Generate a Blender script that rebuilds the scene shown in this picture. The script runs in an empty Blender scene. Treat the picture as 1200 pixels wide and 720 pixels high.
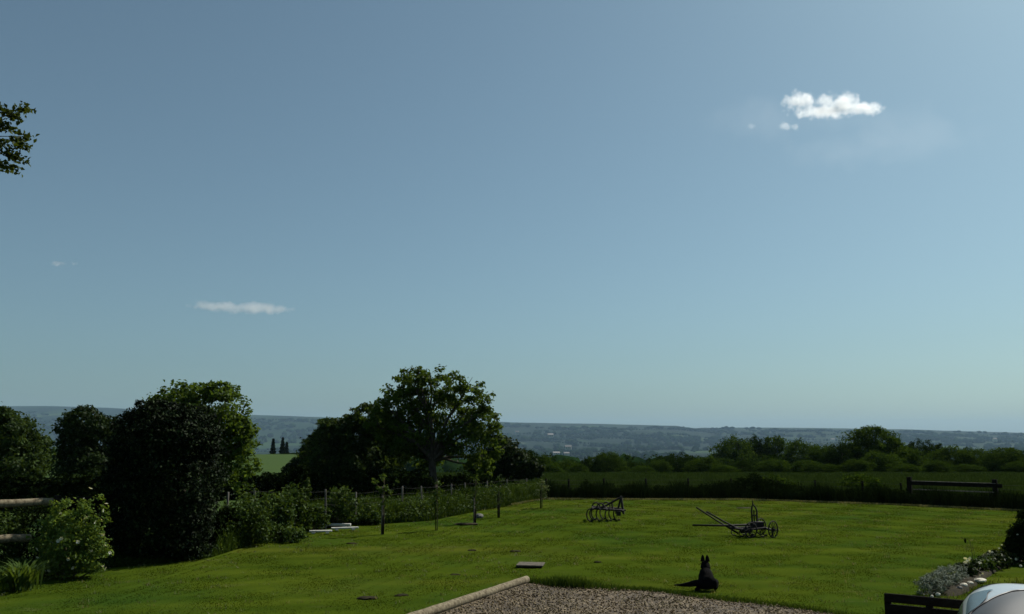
import bpy, math, random
import numpy as np
from mathutils import Vector, Matrix
R = math.radians
rng = np.random.default_rng(7)
random.seed(7)
sc = bpy.context.scene
col = sc.collection

# ------------------------------------------------------------------ camera
CAMH, PITCH, F = 3.0, 8.64, 1000.0
cam_d = bpy.data.cameras.new('camera'); cam = bpy.data.objects.new('camera', cam_d); col.objects.link(cam)
cam_d.sensor_width = 36; cam_d.lens = 30; cam_d.clip_end = 60000; cam_d.clip_start = 0.1
cam.location = (0, 0, CAMH); cam.rotation_euler = (R(90+PITCH), 0, 0)
sc.camera = cam
cp, sp = math.cos(R(PITCH)), math.sin(R(PITCH))
def ray(px, py):
    a, b = (px-600)/F, (360-py)/F
    return (a, cp - b*sp, sp + b*cp)
def P(px, py, d):                      # world point seen at that place of the photo, d metres ahead
    x, y, z = ray(px, py); k = d/y
    return (x*k, d, CAMH + z*k)
def G(px, py, z=0.0):                  # where that ray meets the plane z
    x, y, w = ray(px, py); k = (z-CAMH)/w
    return (x*k, y*k, z)

# ------------------------------------------------------------------ ground heights
_edge = [(30,680),(130,665),(240,655),(265,648),(300,637),(345,624),(400,616.5),(450,614),(500,610.5),(540,603),(560,599),(600,592),(640,585)]
YE_X = [-60, -14, -12]+[G(*q)[0] for q in _edge]+[6, 10.9, 17.7, 21.2, 26, 60]
YE_Y = [4, 14.0, 15.5]+[G(*q)[1] for q in _edge]+[42, 42, 38.4, 35.4, 30, 10]
def ye(x): return np.interp(x, YE_X, YE_Y)
RID_PX = [-1500,-600,0, 65, 130, 300, 370, 480, 590, 700, 790, 815, 850, 960, 1060, 1100, 1200, 1500, 2600]
RID_Y  = [480, 480,478,478, 480, 488, 490, 493, 496, 498, 500, 503, 502, 502.5,504, 505.5, 508, 506, 500]
def vnoise(x, y, s):                   # cheap smooth noise
    return (np.sin(x*s*1.3+1.7)*np.cos(y*s*0.9+.4) + .5*np.sin(x*s*2.9+y*s*2.1+2.2) + .25*np.sin(x*s*6.1-y*s*5.3+.8))/1.75
LR = [0, 42, 60, 80, 90, 110, 140, 250, 600, 1200, 2500, 5000, 7500]
LZ = [0, 0, -.35, -.70, -1.1, -3.5, -7, -18, -45, -78, -90, -80, -45]
KR = [0, 42, 90, 180, 240, 300, 600, 1200, 2500, 5000, 7500]
KZ = [0, 0, -.7, -1.6, -2.0, -5, -35, -75, -90, -80, -40]
def H(x, y):
    x = np.asarray(x, float); y = np.asarray(y, float)
    r = np.hypot(x, y); t = x/np.maximum(np.abs(y), 1e-3)
    th = np.arctan2(x, y)
    w = np.clip((-th-.10)/.10, 0, 1); w = w*w*(3-2*w)
    yy = np.where(np.abs(th) < 1.2, r*np.cos(th), r*.36)
    a = np.interp(yy, LR, LZ); b = np.interp(yy, KR, KZ)
    z = a*(1-w) + b*w
    tt = np.clip(np.tan(np.clip(th, -1.2, 1.2)), -2, 2)
    ry = np.interp(600+1000*tt, RID_PX, RID_Y)
    top = (512.2-ry)/1000*10500*1.0 + 3
    k = np.clip((yy-5000)/5200, 0, 1); k = k*k*(3-2*k)
    back = np.clip((yy-11500)/4000, 0, 1)
    zr = z*(1-k) + (top*.98)*k - back*120
    z = np.where(yy > 5000, zr, z)
    amp = np.clip((yy-150)/900, 0, 1)*7 + np.clip((yy-2500)/4000, 0, 1)*16
    amp = amp*np.clip(1-(k-.8)*5, 0.05, 1)
    z = z + amp*vnoise(x, y, 1/420.) + .3*amp*vnoise(y+90, x, 1/150.)
    z = z + 14*np.exp(-((yy-7600)/500)**2)*(1+vnoise(x, y, 1/900.))*.5
    z = z + .03*vnoise(x, y, .35)*np.clip(1-yy/60, 0, 1)
    return z
def h(x, y): return float(H(x, y))

# ------------------------------------------------------------------ materials
def mat(name): 
    m = bpy.data.materials.new(name); m.use_nodes = True; nt = m.node_tree; nt.nodes.clear()
    return m, nt, nt.nodes.new('ShaderNodeOutputMaterial')
def N(nt, t, **kw):
    n = nt.nodes.new(t)
    for k, v in kw.items():
        if k in n.inputs.keys() and not hasattr(n, k): n.inputs[k].default_value = v
        else: setattr(n, k, v)
    return n
def ramp(nt, stops, src):
    r = nt.nodes.new('ShaderNodeValToRGB'); e = r.color_ramp.elements
    while len(e) > 1: e.remove(e[0])
    e[0].position, e[0].color = stops[0][0], (*stops[0][1], 1)
    for p, c in stops[1:]:
        n = e.new(p); n.color = (*c, 1)
    nt.links.new(src, r.inputs[0]); return r.outputs[0]
def noise(nt, scale, detail=4, rough=.55, vec=None, dist=0):
    n = nt.nodes.new('ShaderNodeTexNoise'); n.inputs['Scale'].default_value = scale
    n.inputs['Detail'].default_value = detail; n.inputs['Roughness'].default_value = rough; n.inputs['Distortion'].default_value = dist
    if vec is not None: nt.links.new(vec, n.inputs['Vector'])
    return n.outputs['Fac']
def mixc(nt, a, b, f, mode='MIX'):
    m = nt.nodes.new('ShaderNodeMix'); m.data_type = 'RGBA'; m.blend_type = mode
    for v, i in ((f, 0), (a, 6), (b, 7)):
        if hasattr(v, 'is_output'): nt.links.new(v, m.inputs[i])
        else: m.inputs[i].default_value = v if i == 0 else (*v, 1)
    return m.outputs[2]
def leafmat(name, cols, rough=.55, trans=.3, spec=.05, tcol=1.7, patch=(.62,.66,.6)):
    m, nt, out = mat(name)
    g = nt.nodes.new('ShaderNodeNewGeometry')
    c = ramp(nt, [(i/(len(cols)-1), k) for i, k in enumerate(cols)], g.outputs['Random Per Island'])
    tc = nt.nodes.new('ShaderNodeTexCoord')
    c = mixc(nt, c, patch, ramp(nt, [(.4, (0,0,0)), (.62, (1,1,1))], noise(nt, .9, 3, vec=tc.outputs['Object'])), 'MULTIPLY')
    p = N(nt, 'ShaderNodeBsdfPrincipled'); p.inputs['Roughness'].default_value = rough; p.inputs['Specular IOR Level'].default_value = spec
    nt.links.new(c, p.inputs['Base Color'])
    t = nt.nodes.new('ShaderNodeBsdfTranslucent')
    nt.links.new(mixc(nt, c, (tcol*1.15, tcol, tcol*.45), 1.0, 'MULTIPLY'), t.inputs[0])
    s = nt.nodes.new('ShaderNodeMixShader'); s.inputs[0].default_value = trans
    nt.links.new(p.outputs[0], s.inputs[1]); nt.links.new(t.outputs[0], s.inputs[2]); nt.links.new(s.outputs[0], out.inputs[0])
    return m
def simple(name, c1, c2, scale=8, rough=.8, metal=0, bump=0, spec=.4, det=5, stretch=None):
    m, nt, out = mat(name)
    tc = nt.nodes.new('ShaderNodeTexCoord'); v = tc.outputs['Object']
    if stretch:
        mp = nt.nodes.new('ShaderNodeMapping'); mp.inputs['Scale'].default_value = stretch; nt.links.new(v, mp.inputs[0]); v = mp.outputs[0]
    n = noise(nt, scale, det, .6, v)
    c = ramp(nt, [(.3, c1), (.7, c2)], n)
    p = N(nt, 'ShaderNodeBsdfPrincipled'); nt.links.new(c, p.inputs['Base Color'])
    p.inputs['Roughness'].default_value = rough; p.inputs['Metallic'].default_value = metal; p.inputs['Specular IOR Level'].default_value = spec
    if bump:
        b = nt.nodes.new('ShaderNodeBump'); b.inputs['Strength'].default_value = bump; b.inputs['Distance'].default_value = .02
        nt.links.new(noise(nt, scale*3, 5, .6, v), b.inputs['Height']); nt.links.new(b.outputs[0], p.inputs['Normal'])
    nt.links.new(p.outputs[0], out.inputs[0]); return m

M = {}
M['tree']   = leafmat('leaves_mid_green',  [(.022,.040,.010), (.034,.060,.014), (.055,.088,.020)], trans=.26)
M['dark']   = leafmat('leaves_dark_green', [(.012,.024,.007), (.020,.036,.010), (.032,.054,.014)], trans=.18)
M['bright'] = leafmat('leaves_fresh_green',[(.034,.062,.012), (.055,.095,.018), (.085,.13,.028)], trans=.34)
M['ivy']    = leafmat('leaves_ivy',        [(.004,.008,.003), (.006,.012,.004), (.010,.018,.005), (.012,.022,.006), (.05,.075,.03)], rough=.6, trans=.03, spec=.04)  # pale last stop paints sunlit specks onto random leaves
M['olive']  = leafmat('leaves_olive',      [(.026,.040,.008), (.042,.060,.011), (.062,.082,.016)], trans=.35)
M['silver'] = leafmat('leaves_silver_grey',[(.09,.115,.085), (.15,.18,.14), (.22,.25,.2)], trans=.12, tcol=1.1)
M['pale']   = leafmat('leaves_pale',       [(.08,.12,.05), (.13,.17,.08), (.2,.24,.15)], trans=.25, tcol=1.2)
M['sunny'] = leafmat('leaves_sunny_green', [(.034,.062,.010), (.052,.090,.014), (.08,.13,.022)], trans=.40)
M['bloom'] = leafmat('leaves_flowering_shrub', [(.05,.09,.015), (.08,.135,.025), (.13,.19,.045)], trans=.34)
M['far'] = leafmat('leaves_field_trees', [(.016,.036,.006), (.028,.056,.009), (.050,.084,.014)], trans=.34, spec=0)
M['fardark'] = leafmat('leaves_field_trees_dark', [(.008,.019,.004), (.013,.028,.005), (.022,.042,.008)], trans=.25, spec=0)
M['weeds']  = leafmat('leaves_weeds',      [(.020,.042,.009), (.040,.072,.013), (.07,.11,.022)], trans=.25)
M['grass']  = leafmat('grass_blades',      [(.030,.048,.006), (.038,.058,.007), (.050,.069,.010)], trans=.28, rough=.9, spec=0., tcol=1.3, patch=(.88,.9,.9))
M['tall']   = leafmat('grass_tall',        [(.022,.044,.008), (.038,.070,.012), (.065,.10,.02)], trans=.28, rough=.9, spec=0., tcol=1.3)
M['crop']   = leafmat('crop_blades',       [(.024,.046,.012), (.038,.066,.016), (.055,.088,.026)], trans=.2, rough=.9, spec=0., tcol=1.2)
M['bramble']= leafmat('leaves_bramble',    [(.006,.012,.004), (.011,.020,.005), (.022,.034,.009)], trans=.06, spec=.0)  # dark albedo also carries the backlit shade of the far band
M['dry']    = leafmat('dry_grass',         [(.10,.12,.04), (.17,.18,.08), (.26,.26,.14)], trans=.3, spec=.1, tcol=1.1)
M['petal']  = leafmat('white_petals',      [(.55,.57,.48), (.7,.7,.62), (.8,.8,.75)], trans=.3, spec=.2, tcol=1.0)
M['farwood']= leafmat('far_tree_crowns',   [(.008,.020,.007), (.012,.027,.008), (.018,.036,.010)], trans=.0, spec=.0, rough=1.)
M['bark']   = simple('bark', (.035,.028,.02), (.09,.075,.055), 14, .95, bump=.6, spec=.1, stretch=(1,1,.25))
M['stem']   = simple('stem', (.05,.045,.025), (.10,.085,.05), 14, .9, spec=.1)
M['post']   = simple('weathered_post', (.05,.045,.038), (.22,.20,.17), 9, .95, bump=.6, spec=.1, stretch=(1,1,.2))
M['darkpost']=simple('dark_creosote_timber', (.007,.006,.005), (.020,.017,.013), 7, .95, bump=.6, spec=.03, stretch=(.3,1,1))
M['log']    = simple('peeled_log', (.07,.052,.03), (.27,.23,.15), 7, .9, bump=.5, spec=.15, stretch=(2.5,2.5,2.5))
M['cutend'] = simple('cut_wood_end', (.25,.2,.13), (.42,.35,.24), 12, .85, spec=.1)
M['rust']   = simple('rusty_iron', (.004,.0035,.0035), (.014,.009,.007), 18, .85, metal=.0, bump=.3)
M['wire']   = simple('galvanised_wire', (.03,.03,.028), (.07,.068,.062), 20, .8, metal=.3)
M['slab']   = simple('weathered_board', (.05,.043,.03), (.12,.10,.07), 10, .9, bump=.4)
M['white']  = simple('pale_weathered_timber', (.3,.3,.27), (.62,.6,.54), 6, .8, bump=.3)
M['stone']  = simple('pale_limestone', (.32,.29,.22), (.68,.64,.52), 5, .9, bump=.7)
M['rock']   = simple('grey_stone', (.06,.058,.05), (.17,.165,.15), 6, .9, bump=.7)
M['soil']   = simple('bare_soil', (.012,.011,.005), (.035,.028,.014), 6, .95, bump=.8, spec=.1)
M['fur']    = simple('black_fur', (.0022,.002,.0022), (.006,.0055,.0055), 40, .85, bump=.8, spec=.05)
M['nose']   = simple('dog_nose', (.004,.004,.004), (.01,.01,.01), 30, .35)
M['wall']   = simple('pale_render', (.6,.58,.52), (.75,.73,.68), .5, .9)
M['roof']   = simple('slate_roof', (.25,.24,.24), (.34,.33,.32), 1, .8)
M['window'] = simple('house_glass', (.02,.025,.03), (.04,.05,.06), 1, .15)

# ------------------------------------------------------------------ mesh helpers
def tag(o, label=None, cat=None, group=None, kind=None):
    for k, v in (('label', label), ('category', cat), ('group', group), ('kind', kind)):
        if v: o[k] = v
    return o
def link(name, me, m, parent=None, loc=None):
    o = bpy.data.objects.new(name, me); col.objects.link(o)
    if m and not me.materials: me.materials.append(m)
    if parent: o.parent = parent
    if loc is not None: o.location = loc
    return o
def empty(name, loc=(0,0,0), rz=0):
    o = bpy.data.objects.new(name, None); col.objects.link(o); o.location = loc; o.rotation_euler = (0,0,rz); o.empty_display_size = .3
    return o
def npmesh(name, v, f, smooth=False):
    me = bpy.data.meshes.new(name); v = np.asarray(v, np.float32); f = np.asarray(f, np.int32)
    k = f.shape[1]
    me.vertices.add(len(v)); me.vertices.foreach_set('co', v.ravel())
    me.loops.add(f.size); me.loops.foreach_set('vertex_index', f.ravel())
    me.polygons.add(len(f)); me.polygons.foreach_set('loop_start', np.arange(0, f.size, k, dtype=np.int32))
    me.polygons.foreach_set('loop_total', np.full(len(f), k, np.int32))
    if smooth: me.polygons.foreach_set('use_smooth', np.ones(len(f), bool))
    me.update(calc_edges=True); return me
def unit(a): return a/np.maximum(np.linalg.norm(a, axis=1, keepdims=True), 1e-9)

class MB:                                # collects tubes, boxes and lathe shapes for ONE mesh
    def __init__(s): s.v, s.f = [], []
    def add(s, v, f):
        b = len(s.v); s.v += [tuple(p) for p in v]; s.f += [tuple(i+b for i in q) for q in f]; return s
    def tube(s, pts, r, n=8, caps=True):
        pts = [Vector(p) for p in pts]; m = len(pts)
        rr = [r]*m if not hasattr(r, '__len__') else list(r)
        v, f = [], []
        prev = None
        for i, p in enumerate(pts):
            t = (pts[min(i+1, m-1)]-pts[max(i-1, 0)]).normalized()
            a = prev if prev is not None and abs(prev.dot(t)) < .95 else (Vector((0,0,1)) if abs(t.z) < .9 else Vector((1,0,0)))
            u = (a - t*a.dot(t)).normalized(); w = t.cross(u); prev = u
            for k in range(n):
                an = 2*math.pi*k/n; v.append(p+u*math.cos(an)*rr[i]+w*math.sin(an)*rr[i])
        for i in range(m-1):
            for k in range(n):
                k2 = (k+1) % n; f.append((i*n+k, i*n+k2, (i+1)*n+k2, (i+1)*n+k))
        if caps: f.append(tuple(range(n))[::-1]); f.append(tuple((m-1)*n+k for k in range(n)))
        return s.add(v, f)
    def box(s, c, d, rot=None, bev=0):
        c = Vector(c); x, y, z = [q/2 for q in d]; rot = rot or Matrix.Identity(3)
        if bev:
            v, f = [], []
            b = bev; ring = [(-x+b,-y),(x-b,-y),(x,-y+b),(x,y-b),(x-b,y),(-x+b,y),(-x,y-b),(-x,-y+b)]
            ins = [(-x+b,-y+b),(x-b,-y+b),(x-b,-y+b),(x-b,y-b),(x-b,y-b),(-x+b,y-b),(-x+b,y-b),(-x+b,-y+b)]
            for zz, rg in ((-z, ins), (-z+b, ring), (z-b, ring), (z, ins)):
                for q in rg: v.append(c+rot@Vector((q[0], q[1], zz)))
            for i in range(3):
                for k in range(8): f.append((i*8+k, i*8+(k+1)%8, (i+1)*8+(k+1)%8, (i+1)*8+k))
            f.append((0,1,3,5)[::-1]); f.append((24,25,27,29))
            return s.add(v, f)
        v = [c+rot@Vector((a*x, b*y, e*z)) for a in (-1,1) for b in (-1,1) for e in (-1,1)]
        return s.add(v, [(0,1,3,2),(4,6,7,5),(0,4,5,1),(2,3,7,6),(0,2,6,4),(1,5,7,3)])
    def build(s, name, m, parent=None, loc=None, smooth=False):
        me = bpy.data.meshes.new(name); me.from_pydata([tuple(p) for p in s.v], [], s.f); me.update()
        if smooth: me.polygons.foreach_set('use_smooth', [True]*len(me.polygons))
        return link(name, me, m, parent, loc)

def leaves(pos, out, size, r, aspect=.55, up=.35, jitter=1.0, fold=.18):
    """one folded leaf (quad) per position"""
    n = len(pos)
    nrm = unit(out*.6 + r.normal(size=(n,3))*jitter*.75 + np.array([0,0,up]))
    t = r.normal(size=(n,3)); t = unit(t - nrm*np.sum(t*nrm, 1, keepdims=True)); b = np.cross(nrm, t)
    s = (size*r.uniform(.65, 1.35, n))[:, None]
    v = np.empty((n,4,3))
    v[:,0] = pos - t*s*.5; v[:,1] = pos + b*s*aspect*.5 + nrm*s*fold; v[:,2] = pos + t*s*.5; v[:,3] = pos - b*s*aspect*.5 + nrm*s*fold
    return v.reshape(-1,3), np.arange(4*n).reshape(n,4)
def crown_pts(lobes, n, r, shell=.55, clump=24, spread=.12):
    """clump centres inside ellipsoid lobes, leaves scattered round each clump"""
    L = np.array(lobes, float); A = (L[:,3]*L[:,4]*L[:,5])**(2/3.); A /= A.sum()
    nc = max(4, n//clump); idx = r.choice(len(L), nc, p=A)
    d = unit(r.normal(size=(nc,3))); rad = shell + (1-shell)*r.uniform(0,1,nc)**.6
    rad *= 1 + .10*np.sin(d[:,0]*5+idx)*np.cos(d[:,2]*6+idx*2) 
    c = L[idx,:3] + d*rad[:,None]*L[idx,3:6]
    k = np.repeat(np.arange(nc), clump)[:n]
    sd = (L[idx,3:6].mean(1)*spread)[k][:,None]
    p = c[k] + r.normal(size=(len(k),3))*sd*np.array([1,1,.7])
    return p, unit(p - L[idx[k],:3]), c
def crown_mesh(name, lobes, n, size, seed, zmin=.05, **kw):
    r = np.random.default_rng(seed); lk = {k: kw.pop(k) for k in ('aspect','up','jitter','fold') if k in kw}
    p, o, c = crown_pts(lobes, n, r, **kw)
    ok = p[:,2] > zmin; v, f = leaves(p[ok], o[ok], size, r, **lk)
    return npmesh(name, v, f), c[c[:,2] > zmin]
def limbs(mb, c, fork, rfork, r, n, tips=.012, sag=.1):
    pick = c[r.choice(len(c), min(n, len(c)), replace=False)]
    for q in pick:
        a = Vector(fork) + Vector((0,0,r.uniform(-.25,.35)*max(.3, .25*abs(q[2]-fork[2])))); b = Vector(q)
        L = (b-a).length; m1 = a.lerp(b,.35)+Vector(r.normal(size=3)*L*.06)+Vector((0,0,L*sag)); m2 = a.lerp(b,.7)+Vector(r.normal(size=3)*L*.06)+Vector((0,0,L*sag*.6))
        mb.tube([a, m1, m2, b], [rfork*.5, rfork*.33, rfork*.2, tips], 5, False)
        for _ in range(2):
            e = m2.lerp(b,.7) + Vector(r.normal(size=3)*min(L*.10,.22)); mb.tube([m2, m2.lerp(e,.5)+Vector(r.normal(size=3)*L*.03), e], [rfork*.16, rfork*.1, tips*.7], 4, False)
def tree(name, loc, lobes, n, size, mt, seed, label, group=None, cat='tree', tr=.16, fork=None, nl=14, rz=0, trunkm='bark', **kw):
    t = empty(name, loc, rz); tag(t, label, cat, group)
    L = np.array(lobes); 
    me, c = crown_mesh('crown', lobes, n, size, seed, **kw)
    link('crown', me, M[mt], t)
    r = np.random.default_rng(seed+1)
    if fork is None: fork = (L[:,0].mean()*.5, L[:,1].mean()*.5, max(.3, (L[:,2]-L[:,5]).min()+.4*L[:,5].mean()))
    mb = MB(); f = Vector(fork)
    mb.tube([(0,0,-.3), (0,0,.05), (f.x*.3+tr*.3, f.y*.3, f.z*.4), (f.x*.8, f.y*.8, f.z*.8), tuple(f+Vector((0,0,.15*f.z)))], [tr*1.5, tr*1.15, tr*.9, tr*.8, tr*.55], 9)
    limbs(mb, c, f, tr, r, nl, tips=max(.006, tr*.06))
    mb.build('trunk', M[trunkm], t, smooth=True)
    return t
def copy_tree(o, parent=None):
    c = o.copy(); col.objects.link(c); c.parent = parent
    for ch in o.children: copy_tree(ch, c)
    return c

def blades(x, y, z, hgt, wid, r, lean=.35):
    """one bent two-quad blade per point"""
    n = len(x); a = r.uniform(0, 2*math.pi, n); la = r.uniform(0, 2*math.pi, n); ln = r.uniform(0, lean, n)*hgt
    dx, dy = np.cos(a)*wid/2, np.sin(a)*wid/2; lx, ly = np.cos(la)*ln, np.sin(la)*ln
    v = np.empty((n,6,3))
    v[:,0] = np.stack([x-dx, y-dy, z], 1); v[:,1] = np.stack([x+dx, y+dy, z], 1)
    v[:,2] = np.stack([x+dx*.8+lx*.35, y+dy*.8+ly*.35, z+hgt*.6], 1); v[:,3] = np.stack([x-dx*.8+lx*.35, y-dy*.8+ly*.35, z+hgt*.6], 1)
    v[:,4] = np.stack([x+dx*.15+lx, y+dy*.15+ly, z+hgt], 1); v[:,5] = np.stack([x-dx*.15+lx, y-dy*.15+ly, z+hgt], 1)
    b = (np.arange(n)*6)[:,None]
    f = np.concatenate([b+np.array([0,1,2,3]), b+np.array([3,2,4,5])], 0)
    return v.reshape(-1,3), f

# ------------------------------------------------------------------ light
SUN_AZ, SUN_EL = 50, 46           # degrees right of the view axis, degrees up
sd = bpy.data.lights.new('sun', 'SUN'); sd.energy = 4.2; sd.angle = R(.53); sd.color = (1, .95, .86)
so = bpy.data.objects.new('sun', sd); col.objects.link(so)
to = Vector((math.sin(R(SUN_AZ))*math.cos(R(SUN_EL)), math.cos(R(SUN_AZ))*math.cos(R(SUN_EL)), math.sin(R(SUN_EL))))
so.rotation_euler = to.to_track_quat('Z', 'Y').to_euler(); so.location = (20, 0, 40)
w = bpy.data.worlds.new('World'); sc.world = w; w.use_nodes = True
nt = w.node_tree; bg = nt.nodes['Background']
sky = nt.nodes.new('ShaderNodeTexSky'); sky.sky_type = 'NISHITA'; sky.sun_disc = False
sky.sun_elevation = R(SUN_EL); sky.sun_rotation = R(SUN_AZ); sky.air_density = 1.0; sky.dust_density = 1.5; sky.ozone_density = 1.0; sky.altitude = 100
hs = nt.nodes.new('ShaderNodeHueSaturation'); hs.inputs['Saturation'].default_value = .69; SKY_TINT = (.66,.915,.975)
nt.links.new(sky.outputs[0], hs.inputs['Color']); nt.links.new(mixc(nt, hs.outputs[0], SKY_TINT, 1.0, 'MULTIPLY'), bg.inputs[0]); bg.inputs[1].default_value = .056
sc.view_settings.view_transform = 'Standard'; sc.view_settings.look = 'None'; sc.view_settings.exposure = .4; sc.view_settings.gamma = 1
sc.cycles.volume_bounces = 8; sc.cycles.max_bounces = 8; sc.cycles.transparent_max_bounces = 8

# ------------------------------------------------------------------ terrain sheet
def terrain():
    rr = np.concatenate([[0.01], np.linspace(3, 60, 40), np.geomspace(62, 22000, 230)])
    th = np.concatenate([np.linspace(-math.pi, -.75, 60, endpoint=False), np.linspace(-.75, .75, 420), np.linspace(.75, math.pi, 61)[1:-1]])
    RR, TH = np.meshgrid(rr, th, indexing='ij'); x, y = RR*np.sin(TH), RR*np.cos(TH); z = H(x, y)
    z = np.where((y < ye(x)+.6) & (RR < 70), z-.06, z)
    v = np.stack([x, y, z], -1).reshape(-1,3); a, b = len(rr), len(th)
    i, j = np.meshgrid(np.arange(a-1), np.arange(b), indexing='ij'); j2 = (j+1) % b
    f = np.stack([i*b+j, i*b+j2, (i+1)*b+j2, (i+1)*b+j], -1).reshape(-1,4)[:, ::-1]
    m, nt, out = mat('countryside')
    tc = nt.nodes.new('ShaderNodeTexCoord'); O = tc.outputs['Object']
    mp = nt.nodes.new('ShaderNodeMapping'); mp.inputs['Scale'].default_value = (1/260., 1/620., 0); mp.inputs['Rotation'].default_value = (0,0,.25); nt.links.new(O, mp.inputs[0])
    vo = nt.nodes.new('ShaderNodeTexVoronoi'); vo.inputs['Scale'].default_value = 1; nt.links.new(mp.outputs[0], vo.inputs['Vector'])
    sep = nt.nodes.new('ShaderNodeSeparateColor'); nt.links.new(vo.outputs['Color'], sep.inputs[0])
    fc = ramp(nt, [(0,(.014,.032,.010)), (.3,(.022,.050,.012)), (.45,(.016,.036,.011)), (.62,(.040,.082,.016)), (.78,(.018,.036,.010)), (.9,(.07,.11,.03)), (.97,(.13,.13,.07)), (1,(.045,.085,.018))], sep.outputs[0])
    ve = nt.nodes.new('ShaderNodeTexVoronoi'); ve.feature = 'DISTANCE_TO_EDGE'; nt.links.new(mp.outputs[0], ve.inputs['Vector'])
    fc = mixc(nt, (.016,.028,.012), fc, ramp(nt, [(.02,(0,0,0)), (.05,(1,1,1))], ve.outputs['Distance']))
    fc = mixc(nt, fc, (.008,.019,.007), ramp(nt, [(.40,(0,0,0)), (.46,(1,1,1))], noise(nt, 1/700., 6, .6, O)))
    fc = mixc(nt, fc, (.42,.48,.40), noise(nt, 1/40., 5, .7, O), 'MULTIPLY')
    mpf = nt.nodes.new('ShaderNodeMapping'); mpf.inputs['Scale'].default_value = (1/700., 1/2300., 0); mpf.inputs['Rotation'].default_value = (0,0,-.15); nt.links.new(O, mpf.inputs[0])
    vf = nt.nodes.new('ShaderNodeTexVoronoi'); vf.inputs['Scale'].default_value = 1; nt.links.new(mpf.outputs[0], vf.inputs['Vector'])
    sf = nt.nodes.new('ShaderNodeSeparateColor'); nt.links.new(vf.outputs['Color'], sf.inputs[0])
    lf = nt.nodes.new('ShaderNodeVectorMath'); lf.operation = 'LENGTH'; nt.links.new(O, lf.inputs[0]); mf = nt.nodes.new('ShaderNodeMapRange'); nt.links.new(lf.outputs['Value'], mf.inputs[0]); mf.inputs[1].default_value = 4200; mf.inputs[2].default_value = 6500; mf.inputs[3].default_value = .8; mf.inputs[4].default_value = .12
    mm = nt.nodes.new('ShaderNodeMath'); mm.operation = 'MULTIPLY'; nt.links.new(ramp(nt, [(.62,(0,0,0)), (.64,(1,1,1))], sf.outputs[1]), mm.inputs[0]); nt.links.new(mf.outputs[0], mm.inputs[1])
    fc = mixc(nt, fc, (.050,.10,.018), mm.outputs[0])   # large open meadows
    # near country: plain green pasture
    ln = nt.nodes.new('ShaderNodeVectorMath'); ln.operation = 'LENGTH'; nt.links.new(O, ln.inputs[0])
    mr = nt.nodes.new('ShaderNodeMapRange'); nt.links.new(ln.outputs['Value'], mr.inputs[0]); mr.inputs[1].default_value = 320; mr.inputs[2].default_value = 420
    near = mixc(nt, (.034,.060,.014), (.045,.078,.017), noise(nt, .12, 5, .6, O))
    c = mixc(nt, near, fc, mr.outputs[0])
    p = N(nt, 'ShaderNodeBsdfPrincipled'); p.inputs['Roughness'].default_value = .95; p.inputs['Specular IOR Level'].default_value = .05
    nt.links.new(c, p.inputs['Base Color']); nt.links.new(p.outputs[0], out.inputs[0])
    o = link('countryside_ground', npmesh('countryside_ground', v, f, True), m); tag(o, kind='structure')
terrain()

# ------------------------------------------------------------------ lawn
def lawn_colour(nt, fine=True):
    tc = nt.nodes.new('ShaderNodeTexCoord'); O = tc.outputs['Object']
    mp = nt.nodes.new('ShaderNodeMapping'); mp.inputs['Rotation'].default_value = (0,0,R(-12)); mp.inputs['Scale'].default_value = (.32, 1.5, 1); nt.links.new(O, mp.inputs[0])
    a = ramp(nt, [(.32,(.032,.053,.005)), (.5,(.045,.068,.006)), (.68,(.063,.083,.008))], noise(nt, .55, 6, .6, mp.outputs[0]))
    a = mixc(nt, a, (.026,.056,.008), ramp(nt, [(.5,(0,0,0)), (.68,(.8,.8,.8))], noise(nt, .22, 4, .6, O)))
    a = mixc(nt, a, (.078,.085,.012), ramp(nt, [(.52,(0,0,0)), (.68,(.6,.6,.6))], noise(nt, .16, 3, .6, mp.outputs[0])))      # drier stretches
    a = mixc(nt, a, (.13,.125,.055), ramp(nt, [(.60,(0,0,0)), (.74,(.45,.45,.45))], noise(nt, 1.5, 6, .7, mp.outputs[0])))       # straw flecks
    a = mixc(nt, a, (.022,.026,.008), ramp(nt, [(.64,(0,0,0)), (.76,(.4,.4,.4))], noise(nt, 1.1, 6, .75, mp.outputs[0], .4))) # worn spots
    wv = nt.nodes.new('ShaderNodeTexWave'); wv.inputs['Scale'].default_value = .26; wv.inputs['Distortion'].default_value = 1.4; wv.inputs['Detail'].default_value = 2; wv.bands_direction = 'Y'
    mp2 = nt.nodes.new('ShaderNodeMapping'); mp2.inputs['Rotation'].default_value = (0,0,R(-14)); nt.links.new(O, mp2.inputs[0]); nt.links.new(mp2.outputs[0], wv.inputs['Vector'])
    return mixc(nt, a, (.84,.87,.84), wv.outputs['Fac'], 'MULTIPLY'), O
def lawn_material():
    m, nt, out = mat('mown_lawn'); a, O = lawn_colour(nt)
    p = N(nt, 'ShaderNodeBsdfPrincipled'); p.inputs['Roughness'].default_value = .95; p.inputs['Specular IOR Level'].default_value = 0
    b = nt.nodes.new('ShaderNodeBump'); b.inputs['Strength'].default_value = .45; b.inputs['Distance'].default_value = .04
    nt.links.new(noise(nt, 9, 6, .75, O), b.inputs['Height']); nt.links.new(b.outputs[0], p.inputs['Normal'])
    nt.links.new(a, p.inputs['Base Color']); nt.links.new(p.outputs[0], out.inputs[0]); return m
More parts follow.
